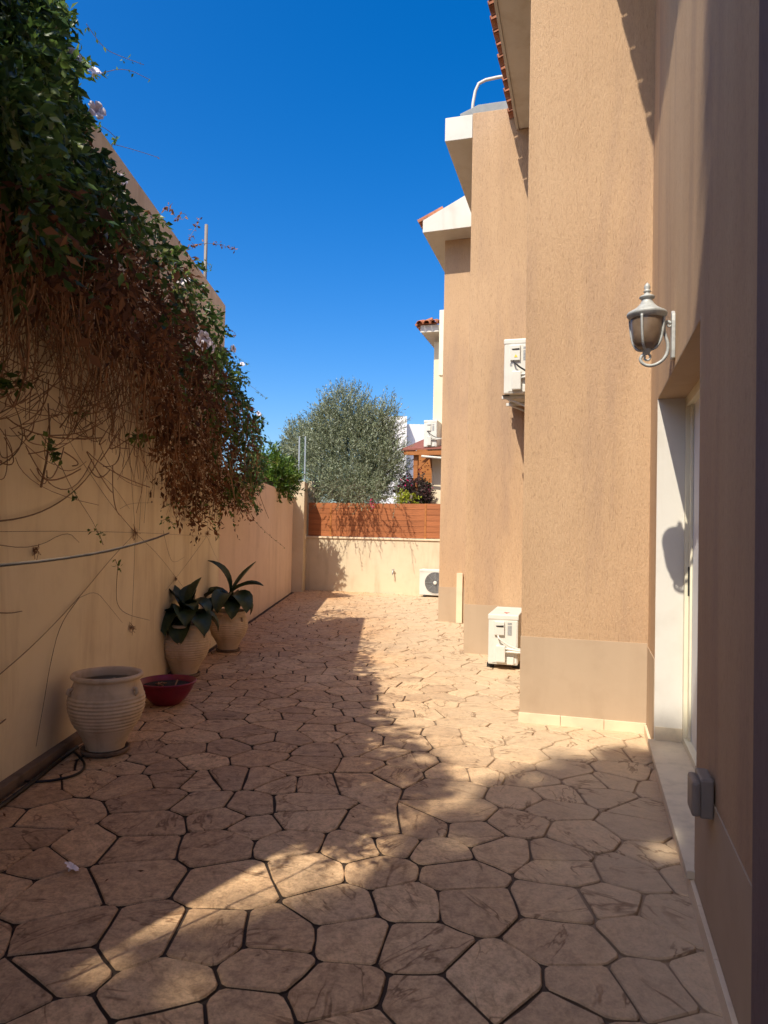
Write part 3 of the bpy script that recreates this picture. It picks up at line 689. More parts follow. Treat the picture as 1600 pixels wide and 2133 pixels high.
def pot(label, px, py, scale, soil_z=0.43):
    p = on_z(px, py); t = Thing('clay_pot', label, 'pot', (p[0], p[1], 0), group='ribbed clay pots along the boundary wall'); t.base[:] = 0
    t.o.scale = (scale, scale, scale); t.o.rotation_euler = (0, 0, random.uniform(-0.4, 0.4))
    t.part('vessel', MB().lathe(pot_profile(), (0, 0, 0), 48, 0.004), M['clay'], smooth=True)
    t.part('saucer', MB().lathe([(0.001, 0.0), (0.128, 0.0), (0.140, 0.012), (0.143, 0.032), (0.136, 0.034), (0.126, 0.020), (0.001, 0.018)], (0, 0, 0), 36), M['concrete'], smooth=True)
    t.part('soil', MB().lathe([(0.180, soil_z - 0.01), (0.12, soil_z + 0.008), (0.001, soil_z + 0.012)], (0, 0, 0), 24), M['soil'], smooth=True)
    for k in range(3):
        a = -0.75 + k * 2 * math.pi / 3
        hp = [(0.198, 0.405), (0.222, 0.402), (0.228, 0.385), (0.212, 0.368)]
        t.part('lug', MB().tube([(r * math.cos(a), r * math.sin(a), z) for r, z in hp], [0.012, 0.014, 0.013, 0.010], 7), M['clay'], smooth=True)
    return t, p
pot('empty ribbed clay pot beside the tall wall, soil bare', 219, 1566, 1.0, 0.40)
pot2, P2 = pot('ribbed clay pot behind the magenta bowl holding a drooping plant', 384, 1408, 1.02)
pot3, P3 = pot('ribbed clay pot holding the tall plant with upright spread leaves', 475, 1356, 0.94)
def agave_leaf(Lf, W, bend, lift):
    """broad pointed leaf growing along +x then arching down"""
    n = 9; V = []; F = []; ang = lift; x = z = 0.0
    for i in range(n):
        t = i / (n - 1); w = W * (0.30 + 0.70 * math.sin(min(1, t * 1.75) * math.pi / 2)) * (1 if t < 0.55 else max(0.0, 1 - ((t - 0.55) / 0.45) ** 1.6))
        w = max(w, 0.002); cup = 0.22 * w
        nx, nz = -math.sin(ang), math.cos(ang)
        for s in (-1, -0.5, 0, 0.5, 1): V.append((x + nx * cup * s * s, s * w / 2, z + nz * cup * s * s))
        x += Lf / (n - 1) * math.cos(ang); z += Lf / (n - 1) * math.sin(ang); ang -= bend / (n - 1)
    for i in range(n - 1):
        for k in range(4): a = i * 5 + k; F.append((a, a + 1, a + 6, a + 5))
    o = len(V)
    V2 = [(p[0], p[1], p[2] - 0.006) for p in V]; V += V2
    F += [tuple(q + o for q in f)[::-1] for f in F]
    return MB().add(V, F)
def rosette(label, P, z0, spec, stem, wide=1.6):
    t = Thing('potted_plant', label, 'plant', (P[0], P[1], z0)); t.base[:] = 0
    t.part('stem', MB().tube([(0, 0, -0.05), (0, 0, stem * 0.5), (0.01, 0, stem)], [0.03, 0.026, 0.02], 8), M['bark'], smooth=True)
    for (az, Lf, W, bend, lift, zf) in spec:
        me = agave_leaf(Lf * 1.08, W * wide, bend, lift).mesh('leaf', M['agave'], smooth=True)
        o = t.part('leaf', me, None, loc=(0, 0, stem * zf)); o.rotation_euler = (random.uniform(-.15, .15), 0, math.radians(az))
    return t
# az 0 = right (+X), 180 = left towards wall, -90 = towards camera
rosette('dark broad leaved plant drooping over the pot behind the bowl', P2, 0.455,
        [(176, .36, .12, .5, .95, 1.0), (40, .30, .10, .25, 1.25, 1.0), (-20, .30, .12, 2.6, .95, 1.0), (-75, .37, .14, 2.2, .75, .7), (-110, .40, .14, 2.3, .6, .6),
         (-150, .38, .13, 2.3, .65, .7), (-45, .38, .14, 2.1, .5, .55), (200, .36, .12, 2.2, .5, .5), (10, .36, .13, 2.1, .5, .5), (110, .34, .12, 1.6, .9, .8), (75, .26, .11, .5, 1.2, 1.0),
         (-90, .34, .13, 2.3, .3, .35), (-130, .32, .12, 2.4, .3, .3), (-170, .30, .10, 2.4, .4, .3), (-60, .30, .12, 1.5, .8, .9), (150, .3, .1, 2.0, .6, .6)], 0.16)
rosette('dark broad leaved plant with three upright leaves in the rear pot', P3, 0.43,
        [(172, .46, .085, 1.5, 1.65, 1.0), (25, .44, .085, .15, .95, 1.0), (-8, .40, .10, 1.1, .75, 1.0), (190, .38, .15, 2.5, .75, .8), (-100, .40, .13, 2.6, .7, .8), (-40, .38, .15, 2.5, .65, .75),
         (230, .36, .13, 2.5, .5, .6), (-70, .34, .12, 2.5, .5, .55), (5, .34, .13, 2.6, .55, .6), (100, .34, .13, 2.2, .7, .7), (-140, .34, .12, 2.4, .5, .5), (210, .46, .05, 1.0, .1, .3)], 0.20)
bp = on_z(347, 1466); bw = Thing('plastic_bowl', 'magenta plastic bowl of dark soil between two clay pots', 'bowl', (bp[0], bp[1], 0)); bw.base[:] = 0
bw.part('shell', MB().lathe([(0.001, 0.0), (0.085, 0.0), (0.105, 0.008), (0.150, 0.055), (0.190, 0.115), (0.208, 0.165), (0.222, 0.170), (0.225, 0.180), (0.216, 0.184), (0.205, 0.178), (0.192, 0.14), (0.18, 0.12)], (0, 0, 0), 44), M['bowl'], smooth=True)
bw.part('soil', MB().lathe([(0.196, 0.142), (0.13, 0.150), (0.05, 0.146), (0.001, 0.152)], (0, 0, 0), 24), M['soil'], smooth=True)
for k in range(5):
    a = random.uniform(0, 6.28); r = random.uniform(0.02, 0.1)
    bw.part('twig', MB().tube([(r * math.cos(a), r * math.sin(a), 0.155), (r * math.cos(a + 1.6) * 1.2, r * math.sin(a + 1.6) * 1.2, 0.165)], 0.006, 5), M['twig'])
# black hose by the first pot and along the wall foot
hp = [on_z(*q) + np.array([0, 0, 0.012]) for q in ((-120, 1765), (-20, 1700), (60, 1640), (120, 1590), (160, 1560))]
single('garden_hose', MB().tube(smooth_path(hp), 0.013, 7), M['cable'], 'black hose lying along the foot of the tall wall', 'hose', smooth=True)
hp2 = [on_z(*q) + np.array([0, 0, 0.008]) for q in ((150, 1565), (172, 1585), (178, 1600), (165, 1615), (120, 1628), (70, 1632), (50, 1630))]
single('garden_hose', MB().tube(smooth_path(hp2), 0.007, 7), M['cable'], 'thin looped black cable on the paving beside the empty pot', 'cable', smooth=True)

# ------------------------------------------------------------------ hanging vine on the tall wall
vine = Thing('hanging_vine', 'half dead climbing vine with white flowers hanging over the tall wall', 'vine', (WX, 4.0, 0))
vine.base[:] = 0; vine.o.location = (0, 0, 0)
OUT = [(-420, -420), (-60, -160), (60, -70), (165, -10), (150, 70), (150, 160), (190, 215), (225, 290), (250, 350), (305, 425), (345, 465), (385, 520), (430, 600), (465, 690), (495, 765), (525, 835), (552, 915), (556, 960), (540, 1010), (528, 1055),
       (500, 1045), (470, 1062), (440, 1050), (400, 1075), (360, 1035), (350, 960), (335, 880), (300, 770), (255, 700), (200, 650), (140, 600), (80, 560), (0, 500), (-120, 430), (-420, 300)]
EDGE = [(-60, -160), (60, -60), (160, 60), (190, 215), (250, 350), (345, 465), (430, 600), (495, 765), (552, 915), (560, 1100)]
def edge_dist(x, y):
    ex = np.interp(y, [e[1] for e in EDGE], [e[0] for e in EDGE]); return ex - x
TRIM = [(60, -60), (135, 30), (165, 80), (160, 140), (175, 190), (166, 219), (188, 300), (240, 372), (286, 415), (326, 459), (380, 503), (412, 569), (444, 634), (466, 700), (492, 765), (520, 835), (550, 915), (556, 960), (545, 1010), (535, 1080)]
def project_many(P):
    v = P - CAM; z = v @ Fw; return np.stack([800 + FPX * (v @ Rt) / z, 1066.5 - FPX * (v @ Up) / z], 1)
vg = np.random.default_rng(21)
def vine_points(n, thick=0.62):
    P = []; Q = []
    while len(P) < n:
        x = vg.uniform(-420, 560, 4000); y = vg.uniform(-420, 1090, 4000)
        x2 = x + vg.normal(size=4000) * 9; y2 = y + vg.normal(size=4000) * 9
        ok = in_poly(x2, y2, OUT)
        # nearer part of the wall is larger in the picture: thin the sampling evenly over wall area
        dist = 1.95 * FPX / np.maximum(800 - x, 200)
        ok &= vg.random(4000) < np.clip((dist / 9.0) ** 1.3, 0.16, 1.0)
        for a, b in zip(x[ok], y[ok]):
            Pz = on_X(a, b, WX)
            th = thick * np.clip((Pz[2] - 1.6) / 1.5, 0.12, 1.0); th = min(th, 0.10 + max(0.0, 4.12 - Pz[2]) * 0.95) if Pz[1] < 8.6 else th
            lm = 0.45 + 0.62 * math.sin(Pz[1] * 5.2 + 0.8 * math.sin(Pz[2] * 2.1) + 0.5) + 0.30 * math.sin(Pz[1] * 11.0 + 1.0) * math.sin(Pz[2] * 7.0 + 2)
            if lm < 0.1 and vg.random() < 0.55: continue
            o = 0.03 + th * max(0.10, lm) * vg.random() ** 0.45
            if 4.6 < Pz[1] < 8.7 and Pz[2] > 3.45:       # loose growth arching over the wall top into the sun
                if vg.random() < 0.55: continue
                o = (4.08 - Pz[2]) * 0.60 + vg.uniform(0.03, 0.40)
            p = on_X(a, b, WX + o)
            if p[2] > 4.06 and a > 120: continue
            P.append(p); Q.append((a, b))
    return np.array(P[:n]), np.array(Q[:n])
def lump(P, f, s=0):
    return np.sin(P[:, 1] * f + s) * np.sin(P[:, 2] * f * 1.3 + 2 * s) + 0.6 * np.sin(P[:, 1] * f * 2.3 + 1.7 + s) * np.sin(P[:, 2] * f * 2.1 + s)
VP_, VQ = vine_points(5200)
ed = edge_dist(VQ[:, 0], VQ[:, 1])
greenness = np.where((VQ[:, 1] < 430), 1.25 - 0.0012 * np.maximum(VQ[:, 1] - 250, 0) - 0.0, 0) + np.where(VQ[:, 1] >= 430, 0.95 - ed / 120.0, 0)
greenness = np.where((VQ[:, 1] < 560) & (VQ[:, 0] < 220), np.maximum(greenness, 1.2 - (VQ[:, 1] - 250) / 300.0), greenness)
greenness += 0.38 * lump(VP_, 4.2, 0.6) + vg.normal(size=len(VP_)) * 0.30
green = greenness > 0.5
low = VQ[:, 1] > 930
def emit(name, sel, nleaf, length, Lr, Wr, mat, down, seed, tonebase):
    P = VP_[sel]; n = len(P); g = np.random.default_rng(seed)
    D = g.normal(size=(n, 3)); D[:, 0] += 0.5; D[:, 2] -= down
    B, DD, sid = sprays(P, D, g.uniform(*length, n), nleaf, g, 0.75, 0.5)
    Ls = g.uniform(*Lr, len(B)); Ws = Ls * g.uniform(*Wr, len(B))
    tone = np.clip(tonebase + 0.22 * lump(B, 6.0, seed) + g.normal(size=len(B)) * 0.17 + np.repeat(g.normal(size=n) * 0.12, nleaf), 0, 1)
    B[:, 0] = np.where(B[:, 2] < 4.03, np.maximum(B[:, 0], WX + 0.012), B[:, 0])
    q = project_many(B); ex = np.interp(q[:, 1], [e[1] for e in TRIM], [e[0] for e in TRIM]); rag = 10 * np.sin(q[:, 1] / 17.0) + 7 * np.sin(q[:, 1] / 7.3 + 1)
    k = (q[:, 0] < ex + rag + np.abs(g.normal(size=len(B))) * 9 - 4) | (q[:, 1] > 1080)
    B, DD, Ls, Ws, tone = B[k], DD[k], Ls[k], Ws[k], tone[k]
    vine.part(name, leaf_mesh(name, B, DD, Ls, Ws, mat, tone, seed=seed), None, kind='stuff')
emit('green_foliage', green, 11, (0.12, 0.28), (0.034, 0.072), (0.42, 0.6), M['vine_leaf'], 0.3, 31, 0.45)
emit('dead_foliage', (~green) & (vg.random(len(VP_)) < 0.62), 8, (0.12, 0.30), (0.036, 0.078), (0.30, 0.55), M['dead_leaf'], 1.1, 32, 0.42)
# sunlit crest above the wall top, also the bit that shades the yard
CREST = [(745, 1385), (775, 1450), (815, 1500), (865, 1535), (905, 1590), (955, 1640), (885, 1680), (800, 1690), (700, 1738), (600, 1782), (520, 1820), (560, 1700), (640, 1560), (690, 1420)]
cp = []
while len(cp) < 900:
    x, y = vg.uniform(500, 960), vg.uniform(1380, 1830)
    if not in_poly(np.array(x + vg.normal() * 8), np.array(y + vg.normal() * 6), CREST): continue
    G = on_z(x, y); X = WX + vg.uniform(-0.35, 0.4); t = (G[0] - X) / SUN[0]; p = G - SUN * t
    if p[2] > 3.9 and p[1] < 3.4: cp.append(p)
cp = np.array(cp)
B, DD, sid = sprays(cp, vg.normal(size=(len(cp), 3)) + np.array([0, 0, 0.3]), vg.uniform(0.06, 0.18, len(cp)), 9, vg, 0.8, 0.4)
vine.part('crest_foliage', leaf_mesh('crest_foliage', B, DD, vg.uniform(0.035, 0.07, len(B)), vg.uniform(0.02, 0.035, len(B)), M['vine_leaf'], np.clip(0.5 + vg.normal(size=len(B)) * 0.2, 0, 1), seed=8), None, kind='stuff')
# hanging twig tangle
tg = MB()
for i in range(620):
    x = vg.uniform(-60, 535); ylo = np.interp(x, [-60, 60, 150, 290, 350, 400, 530], [500, 540, 620, 720, 830, 870, 890])
    y0 = ylo + vg.uniform(-120, 60); ln_ = vg.uniform(80, 290) * np.interp(x, [0, 250, 400, 535], [1.0, 1.0, 0.85, 0.55])
    if y0 + ln_ > 1085: ln_ = max(30, 1085 - y0)
    if edge_dist(x, y0) < 10: continue
    o = vg.uniform(0.02, 0.22) if i % 2 else vg.uniform(0.3, 0.6); dx = vg.normal() * 34; pts = []
    ph = vg.uniform(0, 6.3); am = vg.uniform(3, 16)
    for k in range(7):
        t = k / 6; pts.append(on_X(x + dx * t * t + am * math.sin(ph + 5 * t), y0 + ln_ * t, WX + 0.012 + o * (1 - t * 0.7)))
    r = vg.uniform(0.0018, 0.0036) * (1.0 + (vg.random() < 0.12) * 0.9)
    tg.tube(pts, [r, r, r, r * .9, r * .8, r * .7, r * .5], 4, False)
for i in range(230):                                # crossing, arching runners
    x, y = vg.uniform(-60, 330), vg.uniform(560, 980 if i % 2 else 880); o = vg.uniform(0.01, 0.15)
    ax, ay = vg.normal() * 90, vg.uniform(-30, 110); cx, cy = ax * 0.5 + vg.normal() * 30, ay * 0.5 + vg.uniform(10, 70)
    if edge_dist(x + ax, y + ay) < 30: continue
    pts = [on_X(x + 2 * t * (1 - t) * cx + t * t * ax, y + 2 * t * (1 - t) * cy + t * t * ay, WX + 0.01 + o * (0.6 + 0.4 * math.sin(3 * t))) for t in np.linspace(0, 1, 9)]
    r = vg.uniform(0.0018, 0.0045); tg.tube(pts, r, 4, False)
vine.part('twig_tangle', tg, M['twig'], kind='stuff')
# single stems that trail over the wall
STEMS = [([(-40, 1108), (120, 1106), (282, 1109), (360, 1113), (440, 1118)], .0016), ([(-30, 1430), (70, 1345), (165, 1245), (230, 1165), (282, 1110)], .0028), ([(165, 1245), (125, 1300), (105, 1380), (92, 1460), (75, 1555)], .0026),
         ([(165, 1245), (200, 1230), (225, 1260), (255, 1297)], .0016), ([(282, 1110), (279, 1200), (274, 1308)], .0016), ([(282, 1110), (330, 1155), (368, 1205), (395, 1240)], .0016), ([(432, 1115), (400, 1160), (366, 1205), (345, 1230)], .0018),
         ([(282, 1110), (276, 1030), (270, 940), (262, 850)], .0020), ([(290, 1105), (296, 1000), (284, 930), (288, 860)], .0016), ([(300, 1090), (308, 990), (300, 900)], .0015), ([(282, 1110), (230, 1050), (190, 990), (150, 930), (110, 850)], .0022),
         ([(-40, 1130), (70, 1145), (140, 1105), (165, 1130)], .0022), ([(-40, 1090), (60, 1078), (130, 1045), (185, 995), (215, 940)], .0050), ([(-40, 985), (20, 960), (48, 925), (45, 880), (20, 820), (-30, 760)], .0042), ([(85, 1015), (98, 955), (104, 900), (100, 840)], .0075),
         ([(125, 965), (150, 1020), (190, 1080), (205, 1110)], .0022), ([(246, 1175), (242, 1225), (243, 1260), (262, 1280), (312, 1292)], .0026), ([(432, 1115), (434, 1050), (425, 990)], .0015), ([(432, 1118), (445, 1150), (455, 1170)], .0012),
         ([(340, 1105), (350, 1150), (360, 1175), (385, 1160)], .0014), ([(-20, 1275), (20, 1278), (46, 1273)], .0036), ([(-40, 1530), (0, 1508), (12, 1498)], .006), ([(250, 1060), (270, 1048), (315, 1047)], .0016), ([(210, 990), (235, 1010), (270, 1060)], .002),
         ([(120, 620), (160, 640), (230, 690), (300, 720)], .003), ([(40, 560), (120, 600), (200, 660)], .0034), ([(0, 860), (60, 830), (90, 760), (130, 720)], .004)]
for pts, r in STEMS:
    P = smooth_path([on_X(x, y, WX + 0.02 + 0.01 * math.sin(i * 2.0)) for i, (x, y) in enumerate(pts)])
    vine.part('stem', MB().tube(P, [r * (1 - 0.5 * i / len(P)) for i in range(len(P))], 5), M['stem'], smooth=True)
# tendril pads where stems meet
for (x, y, s) in ((282, 1109, 9), (432, 1112, 6), (366, 1206, 4), (274, 1308, 6), (75, 1148, 6)):
    pd = MB(); c0 = on_X(x, y, WX + 0.015)
    for k in range(14):
        v = vg.normal(size=3) * np.array([0.3, 1, 1]) * 0.004 * s; pd.tube([c0 - v * 0.5, c0 + vg.normal(size=3) * 0.003 * s, c0 + v], 0.0016, 4, False)
    vine.part('tendril_knot', pd, M['twig'])
# a bare runner that reaches out from the wall towards the yard
nb = [np.array(p) for p in ((-1.90, 0.80, 1.50), (-1.50, 1.35, 1.30), (-1.10, 1.80, 1.27), (-0.86, 2.05, 1.30), (-0.74, 2.25, 1.345), (-0.70, 2.32, 1.37))]
nbp = smooth_path(nb); vine.part('runner', MB().tube(nbp, list(np.linspace(0.0065, 0.002, len(nbp))), 8), M['bark'], smooth=True)
# little leafy shoots near the bottom
SH = [([(500, 1050), (530, 1085), (560, 1115), (592, 1140)], 22, 'vine_leaf', .026), ([(525, 990), (533, 1040), (540, 1060)], 14, 'dead_leaf', .03), ([(335, 1085), (350, 1080), (362, 1095)], 16, 'vine_leaf', .032), ([(345, 1050), (370, 1050), (385, 1058)], 14, 'vine_leaf', .03),
      ([(275, 910), (290, 915), (305, 905)], 30, 'vine_leaf', .05), ([(85, 905), (100, 925), (120, 960)], 22, 'vine_leaf', .045), ([(150, 1030), (160, 1040)], 9, 'vine_leaf', .03), ([(196, 1100), (208, 1115), (215, 1135)], 14, 'bright_leaf', .028), ([(240, 1165), (248, 1185)], 12, 'bright_leaf', .026),
      ([(40, 800), (52, 790)], 14, 'vine_leaf', .05), ([(0, 770), (12, 790), (0, 810)], 22, 'vine_leaf', .055), ([(170, 860), (180, 850)], 14, 'vine_leaf', .045), ([(470, 690), (488, 690), (492, 700)], 9, 'dead_leaf', .03),
      ([(345, 440), (352, 430), (365, 450)], 16, 'dead_leaf', .04), ([(370, 455), (380, 442), (390, 450)], 10, 'dead_leaf', .035), ([(395, 495), (410, 470), (416, 455)], 16, 'dead_leaf', .035), ([(400, 510), (440, 505), (488, 518)], 40, 'dead_leaf', .035), ([(430, 545), (440, 560)], 8, 'vine_leaf', .03),
      ([(500, 790), (525, 805), (555, 830)], 14, 'vine_leaf', .032), ([(530, 860), (548, 862), (552, 880)], 14, 'bright_leaf', .034), ([(478, 725), (500, 750), (520, 760)], 14, 'vine_leaf', .03),
      ([(160, 130), (200, 165), (190, 130)], 46, 'bright_leaf', .045), ([(130, 40), (150, 60), (140, 25)], 40, 'vine_leaf', .05), ([(110, 55), (115, 75), (108, 20)], 30, 'vine_leaf', .05), ([(185, 260), (215, 262), (245, 290)], 26, 'bright_leaf', .04),
      ([(180, 50), (215, 100), (245, 115), (300, 135)], 10, 'vine_leaf', .03), ([(200, 155), (260, 140), (310, 165)], 8, 'vine_leaf', .03), ([(235, 300), (280, 312), (330, 328)], 3, 'dead_leaf', .02)]
for k, (pts, n, mt, sz) in enumerate(SH):
    off = 0.16 if pts[0][1] > 880 or pts[0][0] < 60 else 0.06
    P = np.array(smooth_path([on_X(x, y, WX + off) for x, y in pts]))
    stem = vine.part('shoot', MB().tube(P, 0.002, 5), M['stem'], smooth=True)
    idx = vg.integers(0, len(P), n); B = P[idx] + vg.normal(size=(n, 3)) * sz * 0.35; D = vg.normal(size=(n, 3)); D[:, 2] -= 0.3
    me = leaf_mesh('leaflets', B, D, vg.uniform(0.8, 1.5, n) * sz, vg.uniform(0.45, 0.7, n) * sz, M[mt], np.clip(0.5 + vg.normal(size=n) * 0.25, 0, 1), seed=90 + k)
    vine.part('leaflets', me, None, parent=stem, kind='stuff')
# white trumpet flowers
def flower_mesh(r):
    mb = MB()
    for k in range(5):
        a = 2 * math.pi * k / 5; c, s = math.cos(a), math.sin(a); V = []
        for (rr, w, z) in ((0.12, 0.10, -0.55), (0.30, 0.24, -0.1), (0.72, 0.46, 0.08), (1.0, 0.30, -0.04)):
            for q in (-1, 0, 1): V.append((r * (rr * c - q * w * s), r * (rr * s + q * w * c), r * (z - 0.07 * abs(q) + random.uniform(-.05, .05))))
        F = [(i * 3 + j, i * 3 + j + 1, i * 3 + j + 4, i * 3 + j + 3) for i in range(3) for j in range(2)]
        mb.add(V, F)
    mb.lathe([(0.06 * r, -1.1 * r), (0.16 * r, -0.8 * r), (0.2 * r, -0.4 * r)], (0, 0, 0), 8); return mb
fl_me = flower_mesh(0.036).mesh('flower', M['petal'], smooth=True)
for (x, y, sc, o) in ((203, 228, 1.0, .2), (372, 566, 1.25, .42), (380, 580, 1.1, .44), (426, 712, 1.3, .62), (436, 718, 1.2, .64), (424, 703, 1.0, .62), (487, 726, .8, .3), (145, 118, 1.1, .2), (255, 372, .8, .2), (540, 862, .8, .12), (196, 145, .8, .15), (505, 758, .6, .1)):
    fo = vine.part('flower', fl_me, None); fo.location = on_X(x, y, WX + o); fo.scale = (sc * 1.5,) * 3
    fo.rotation_euler = (random.uniform(0.9, 1.6), random.uniform(-.4, .4), random.uniform(0.2, 1.2))
# galvanised stake on the wall and the screen on the pillar
q = on_X(430, 468, -2.1); single('metal_stake', MB().tube([(-2.1, q[1], 3.6), (-2.1, q[1], q[2])], 0.02, 8), M['socket'], 'galvanised steel stake rising behind the tall vine wall', 'post', (-2.1, q[1], 3.6), smooth=True)
ws = Thing('glass_screen', 'clear glass screen between two steel posts on the wall pillar', 'screen', (-1.9, 15.6, 2.37))
for px in (622, 634.5):
    b = on_plane(px, 1000, np.array([0, 15.6, 0]), np.array([0, 1.0, 0])); ws.part('post', MB().box((b[0] - .016, 15.585, 2.30), (b[0] + .016, 15.615, 3.38)), M['galv'], bev=0.003)
ws.part('pane', MB().box((-1.86, 15.597, 2.42), (-1.72, 15.603, 3.36)), M['clearglass'])

# ------------------------------------------------------------------ trees and shrubs
def tree(name, label, cat, base, trunk, lobes, nshoots, leaf, mat, seed, shoot=(0.18, 0.4), nleaf=14, up=0.6, group=None, tonebase=0.5, droop=0.0, keep=None):
    g = np.random.default_rng(seed); t = Thing(name, label, cat, base, group=group); t.base[:] = 0; t.o.location = (0, 0, 0)
    wood_ = MB(); top = np.array(trunk[-1], float)
    wood_.tube([np.array(p, float) for p in trunk], list(np.linspace(0.11, 0.055, len(trunk))), 8)
    for c, r in lobes:
        c = np.array(c, float); m = (top + c) / 2 + g.normal(size=3) * 0.12
        wood_.tube(smooth_path([top - np.array([0, 0, .2]), m, c]), list(np.linspace(0.045, 0.012, len(smooth_path([top, m, c])))), 6)
        for _ in range(5):
            e = c + g.normal(size=3) * np.array(r) * 0.5; wood_.tube([c, (c + e) / 2 + g.normal(size=3) * 0.05, e], [0.015, 0.01, 0.004], 5, False)
    t.part('trunk', wood_, M['bark'], smooth=True)
    Ps = []; Ds = []; vol = np.array([np.prod(r) for c, r in lobes]) ** (2 / 3); cnt = (nshoots * vol / vol.sum()).astype(int)
    for (c, r), n in zip(lobes, cnt):
        d = unit(g.normal(size=(n, 3))); rad = g.random(n) ** 0.38
        Ps.append(np.array(c) + d * rad[:, None] * np.array(r)); Ds.append(d * 0.8 + np.array([0, 0, up]) + g.normal(size=(n, 3)) * 0.4)
    P = np.concatenate(Ps); D = np.concatenate(Ds)
    B, DD, sid = sprays(P, D, g.uniform(*shoot, len(P)), nleaf, g, 0.65, droop)
    if keep is not None: k = keep(B); B, DD, sid = B[k], DD[k], sid[k]
    tone = np.clip(tonebase + g.normal(size=len(B)) * 0.2 + (g.normal(size=len(P)) * 0.13)[sid], 0, 1)
    t.part('crown', leaf_mesh('crown', B, DD, g.uniform(leaf[0] * .7, leaf[0] * 1.25, len(B)), g.uniform(leaf[1] * .7, leaf[1] * 1.2, len(B)), mat, tone, seed=seed), None, kind='stuff')
    return t
def hw(u, v, z): return tuple(to_w(u, v, z))
o_l = [(hw(-5.55, 16.3, 3.05), (1.0, 1.25, 1.0)), (hw(-5.65, 16.2, 4.0), (.62, .7, .72)), (hw(-4.75, 16.1, 2.85), (.62, .9, .75)), (hw(-6.3, 16.2, 3.1), (.5, .7, .65)), (hw(-5.3, 15.4, 2.35), (.85, .6, .42)), (hw(-5.0, 16.2, 3.75), (.5, .6, .5)),
       (hw(-6.2, 16.3, 3.75), (.45, .5, .5)), (hw(-6.9, 16.6, 3.4), (.35, .5, .55)), (hw(-4.6, 16.3, 3.9), (.18, .2, .55)), (hw(-4.9, 15.1, 2.15), (.5, .35, .25)), (hw(-5.95, 15.2, 2.2), (.3, .4, .3))]
tree('olive_tree', 'silvery grey green olive tree rising behind the wooden fence', 'tree', hw(-5.5, 16.2, 0), [hw(-5.5, 16.3, 0), hw(-5.45, 16.25, 0.9), hw(-5.5, 16.2, 1.8)], o_l, 6500, (0.068, 0.018), M['olive_leaf'], 41, (0.18, 0.46), 14, 0.8, tonebase=0.64)
# sprays of olive that hang over the fence
og = np.random.default_rng(77); ov = Thing('olive_branches', 'drooping olive twigs hanging over the top of the fence', 'branches', (0, 0, 0)); ov.o.location = hw(-5.0, 14.6, 1.9); ov.base[:] = hw(-5.0, 14.6, 1.9)
bs = []; ds = []
for uc, w, n in ((-5.25, .16, 14), (-4.9, .2, 30), (-4.6, .16, 18), (-4.2, .12, 9), (-3.95, .12, 7), (-5.65, .06, 4)):
    for _ in range(n):
        bs.append(to_w(uc + og.normal() * w, og.uniform(14.25, 14.75), og.uniform(2.0, 2.4))); ds.append(HR * og.normal() * 0.5 - HD * og.uniform(0.5, 1.1) + np.array([0, 0, og.uniform(-0.3, 0.5)]))
bs, ds = np.array(bs), np.array(ds); lens = og.uniform(0.25, 0.65, len(bs))
tw_ = MB()
for b, d, l in zip(bs, unit(ds), lens): tw_.tube([b, b + d * l * 0.5 - np.array([0, 0, .1 * l]), b + d * l - np.array([0, 0, 0.5 * l])], [0.004, 0.003, 0.0015], 4, False)
ov.part('twigs', tw_, M['bark'])
B, DD, sid = sprays(bs, ds, lens, 26, og, 0.6, 0.5)
ov.part('leaves', leaf_mesh('leaves', B, DD, og.uniform(.04, .065, len(B)), og.uniform(.012, .018, len(B)), M['olive_leaf'], np.clip(.45 + og.normal(size=len(B)) * .2, 0, 1), off=ov.base, seed=3), None, kind='stuff')

def shrub(label, px, py, dist, rx, rz, mat, seed, n=260, leaf=(0.07, 0.03), ry=None, name='shrub', cat='shrub', tb=0.0):
    P = on_plane(px, py, np.array([0, dist, 0]), np.array([0, 1.0, 0])); ry = ry or rx
    return tree(name, label, cat, (P[0] - tb, P[1], 0), [(P[0] - tb, P[1], 0), (P[0] - tb, P[1], P[2] * .7), (P[0] - tb * .6, P[1], P[2])], [((P[0], P[1], P[2]), (rx, ry, rz)), ((P[0] + rx * .4, P[1], P[2] - rz * .3), (rx * .7, ry * .7, rz * .7)), ((P[0] - rx * .4, P[1] + .1, P[2] + rz * .2), (rx * .6, ry * .6, rz * .7))], n, leaf, mat, seed, (0.08, 0.2), 11, 0.4)
shrub('bright green leafy shrub rising behind the low pinkish wall', 560, 985, 13.0, .38, .42, M['bright_leaf'], 51, 420, (0.075, 0.035), tb=0.45)
shrub('grey green shrub between the low wall and the glass screen', 598, 965, 19.0, .40, .50, M['olive_leaf'], 52, 420, (0.075, 0.02))
shrub('dark bushy shrub directly behind the low wall by the pillar', 594, 995, 14.35, .26, .40, M['vine_leaf'], 53, 340, (0.06, 0.03), tb=0.5)
shrub('pale olive sapling standing behind the glass screen', 625, 925, 21.0, .5, .75, M['olive_leaf'], 54, 500, (0.08, 0.02))
shrub('dark purple bougainvillea bush behind the fence by the pergola post', 862, 1025, 16.2, .36, .34, M['purple_leaf'], 55, 420, (0.05, 0.03))
shrub('small lime green bush peeping over the fence', 845, 1043, 15.65, .17, .10, M['lime_leaf'], 56, 70, (0.06, 0.035))
shrub('dark green bush beside the pergola', 888, 1030, 16.8, .2, .26, M['vine_leaf'], 57, 200, (0.05, 0.03))
